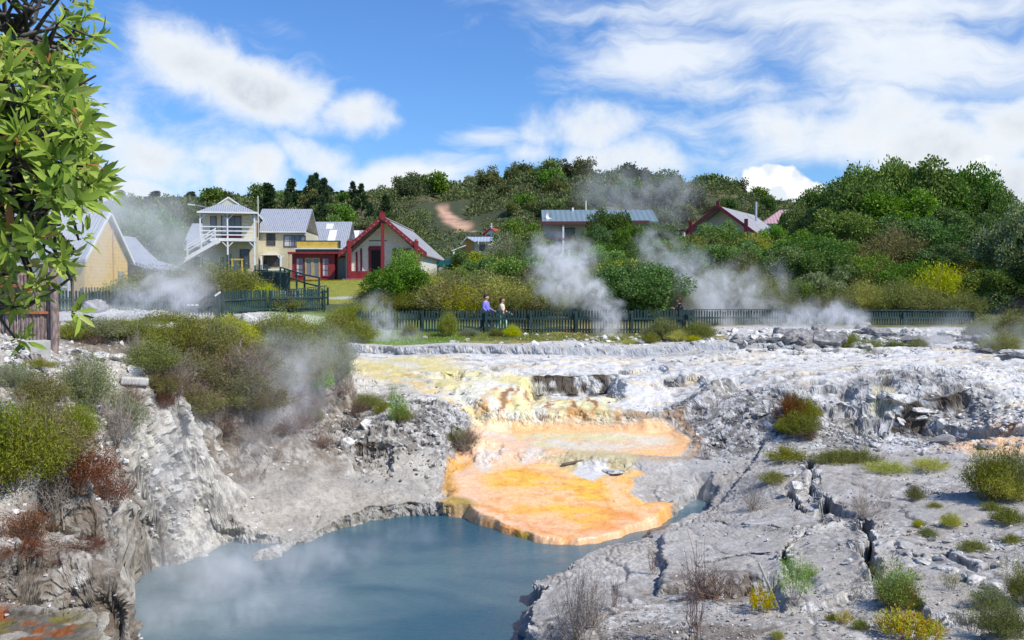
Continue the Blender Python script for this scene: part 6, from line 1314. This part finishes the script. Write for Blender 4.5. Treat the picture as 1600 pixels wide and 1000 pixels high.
# ---------------------------------------------------------------- labels of the plants and boulders
def place_phrase(px, d):
    if d > 100:
        for lim, t in [(330, 'on the hazy hill behind the yellow cottage'), (460, 'on the hazy ridge behind the balcony house'), (570, 'on the ridge behind the grey sheds'), (690, 'on the hill behind the red meeting house'), (850, 'on the hill above the little church'),
                       (1035, 'on the hill behind the green-roofed house'), (1210, 'on the hill above the gabled house'), (9999, 'beyond the big tree group')]:
            if px < lim: return t
    if d > 60:
        for lim, t in [(330, 'behind the yellow cottage'), (700, 'beside the red meeting house'), (850, 'beside the little church'), (1035, 'in front of the green-roofed house'), (1215, 'around the small gabled house'), (9999, 'high in the big tree group')]:
            if px < lim: return t
    if d > 50:
        for lim, t in [(720, 'on the slope below the meeting house'), (870, 'on the slope below the church'), (1040, 'below the green-roofed house'), (1210, 'below the small gabled house'), (1400, 'half-way up the tree-covered slope'), (9999, 'at the foot of the big trees')]:
            if px < lim: return t
    if d > 41.2:
        for lim, t in [(470, 'behind the left picket fence'), (640, 'behind the fence near the ramp'), (760, 'behind the fence left of the walkers'), (930, 'behind the fence right of the walkers'), (1080, 'behind the fence near its steaming end'), (1300, 'behind the long right fence, in steam'), (9999, 'just behind the long right fence')]:
            if px < lim: return t
    if d > 31:
        for lim, t in [(660, 'on the grass left of the terrace'), (900, 'at the foot of the middle fence'), (1150, 'before the open end of the fence'), (1470, 'among the dark rocks above the terrace'), (9999, 'beside the steamy right terrace end')]:
            if px < lim: return t
    if px < 560:
        if d > 26: return 'along the crest above the pool cliff'
        if d > 19: return 'on the bank above the steaming cliff' if px > 180 else 'on the gravel by the log wall'
        return 'on the near left bank' if d < 12.5 else 'on the stony left bank'
    if px < 800: return 'on the grey mound beside the orange run-off'
    if d > 23.5: return 'on the rubble mound below the white terrace'
    if d > 19: return 'on the flat before the rubble mound'
    if px < 1130: return 'on the slab lip beside the pool'
    return 'beside the wide cracks in the slab' if d > 13.5 else 'on the gravel in the near right corner'
def nth(i): return str(i) + ('th' if 10 <= i % 100 <= 20 else {1: 'st', 2: 'nd', 3: 'rd'}.get(i % 10, 'th'))
cells = {}
for o, px, d, key, lab in PL + BL:
    if lab: o['label'] = lab; o['category'] = KIND[key][0] if key in KIND else 'rock'; continue
    noun = KIND[key][1] if key in KIND else ('dark jagged boulder' if o.data in BD else 'grey jagged boulder')
    o['category'] = KIND[key][0] if key in KIND else 'rock'
    cells.setdefault((noun, place_phrase(px, d)), []).append((px, o))
for (noun, ph), lst in cells.items():
    lst.sort(key=lambda q: q[0]); n = len(lst)
    for i, (px, o) in enumerate(lst):
        pl = noun + ('es' if noun.endswith('bush') else 's')
        noun = noun.replace('jagged ', '') if n > 9 else noun; o['label'] = f'{noun} {ph}' if n == 1 else f'leftmost {noun} {ph}' if i == 0 else f'rightmost {noun} {ph}' if i == n - 1 else f'{nth(i + 1)} from left of the {pl} {ph}'
        if n > 1: o['group'] = f'{pl} {ph}'
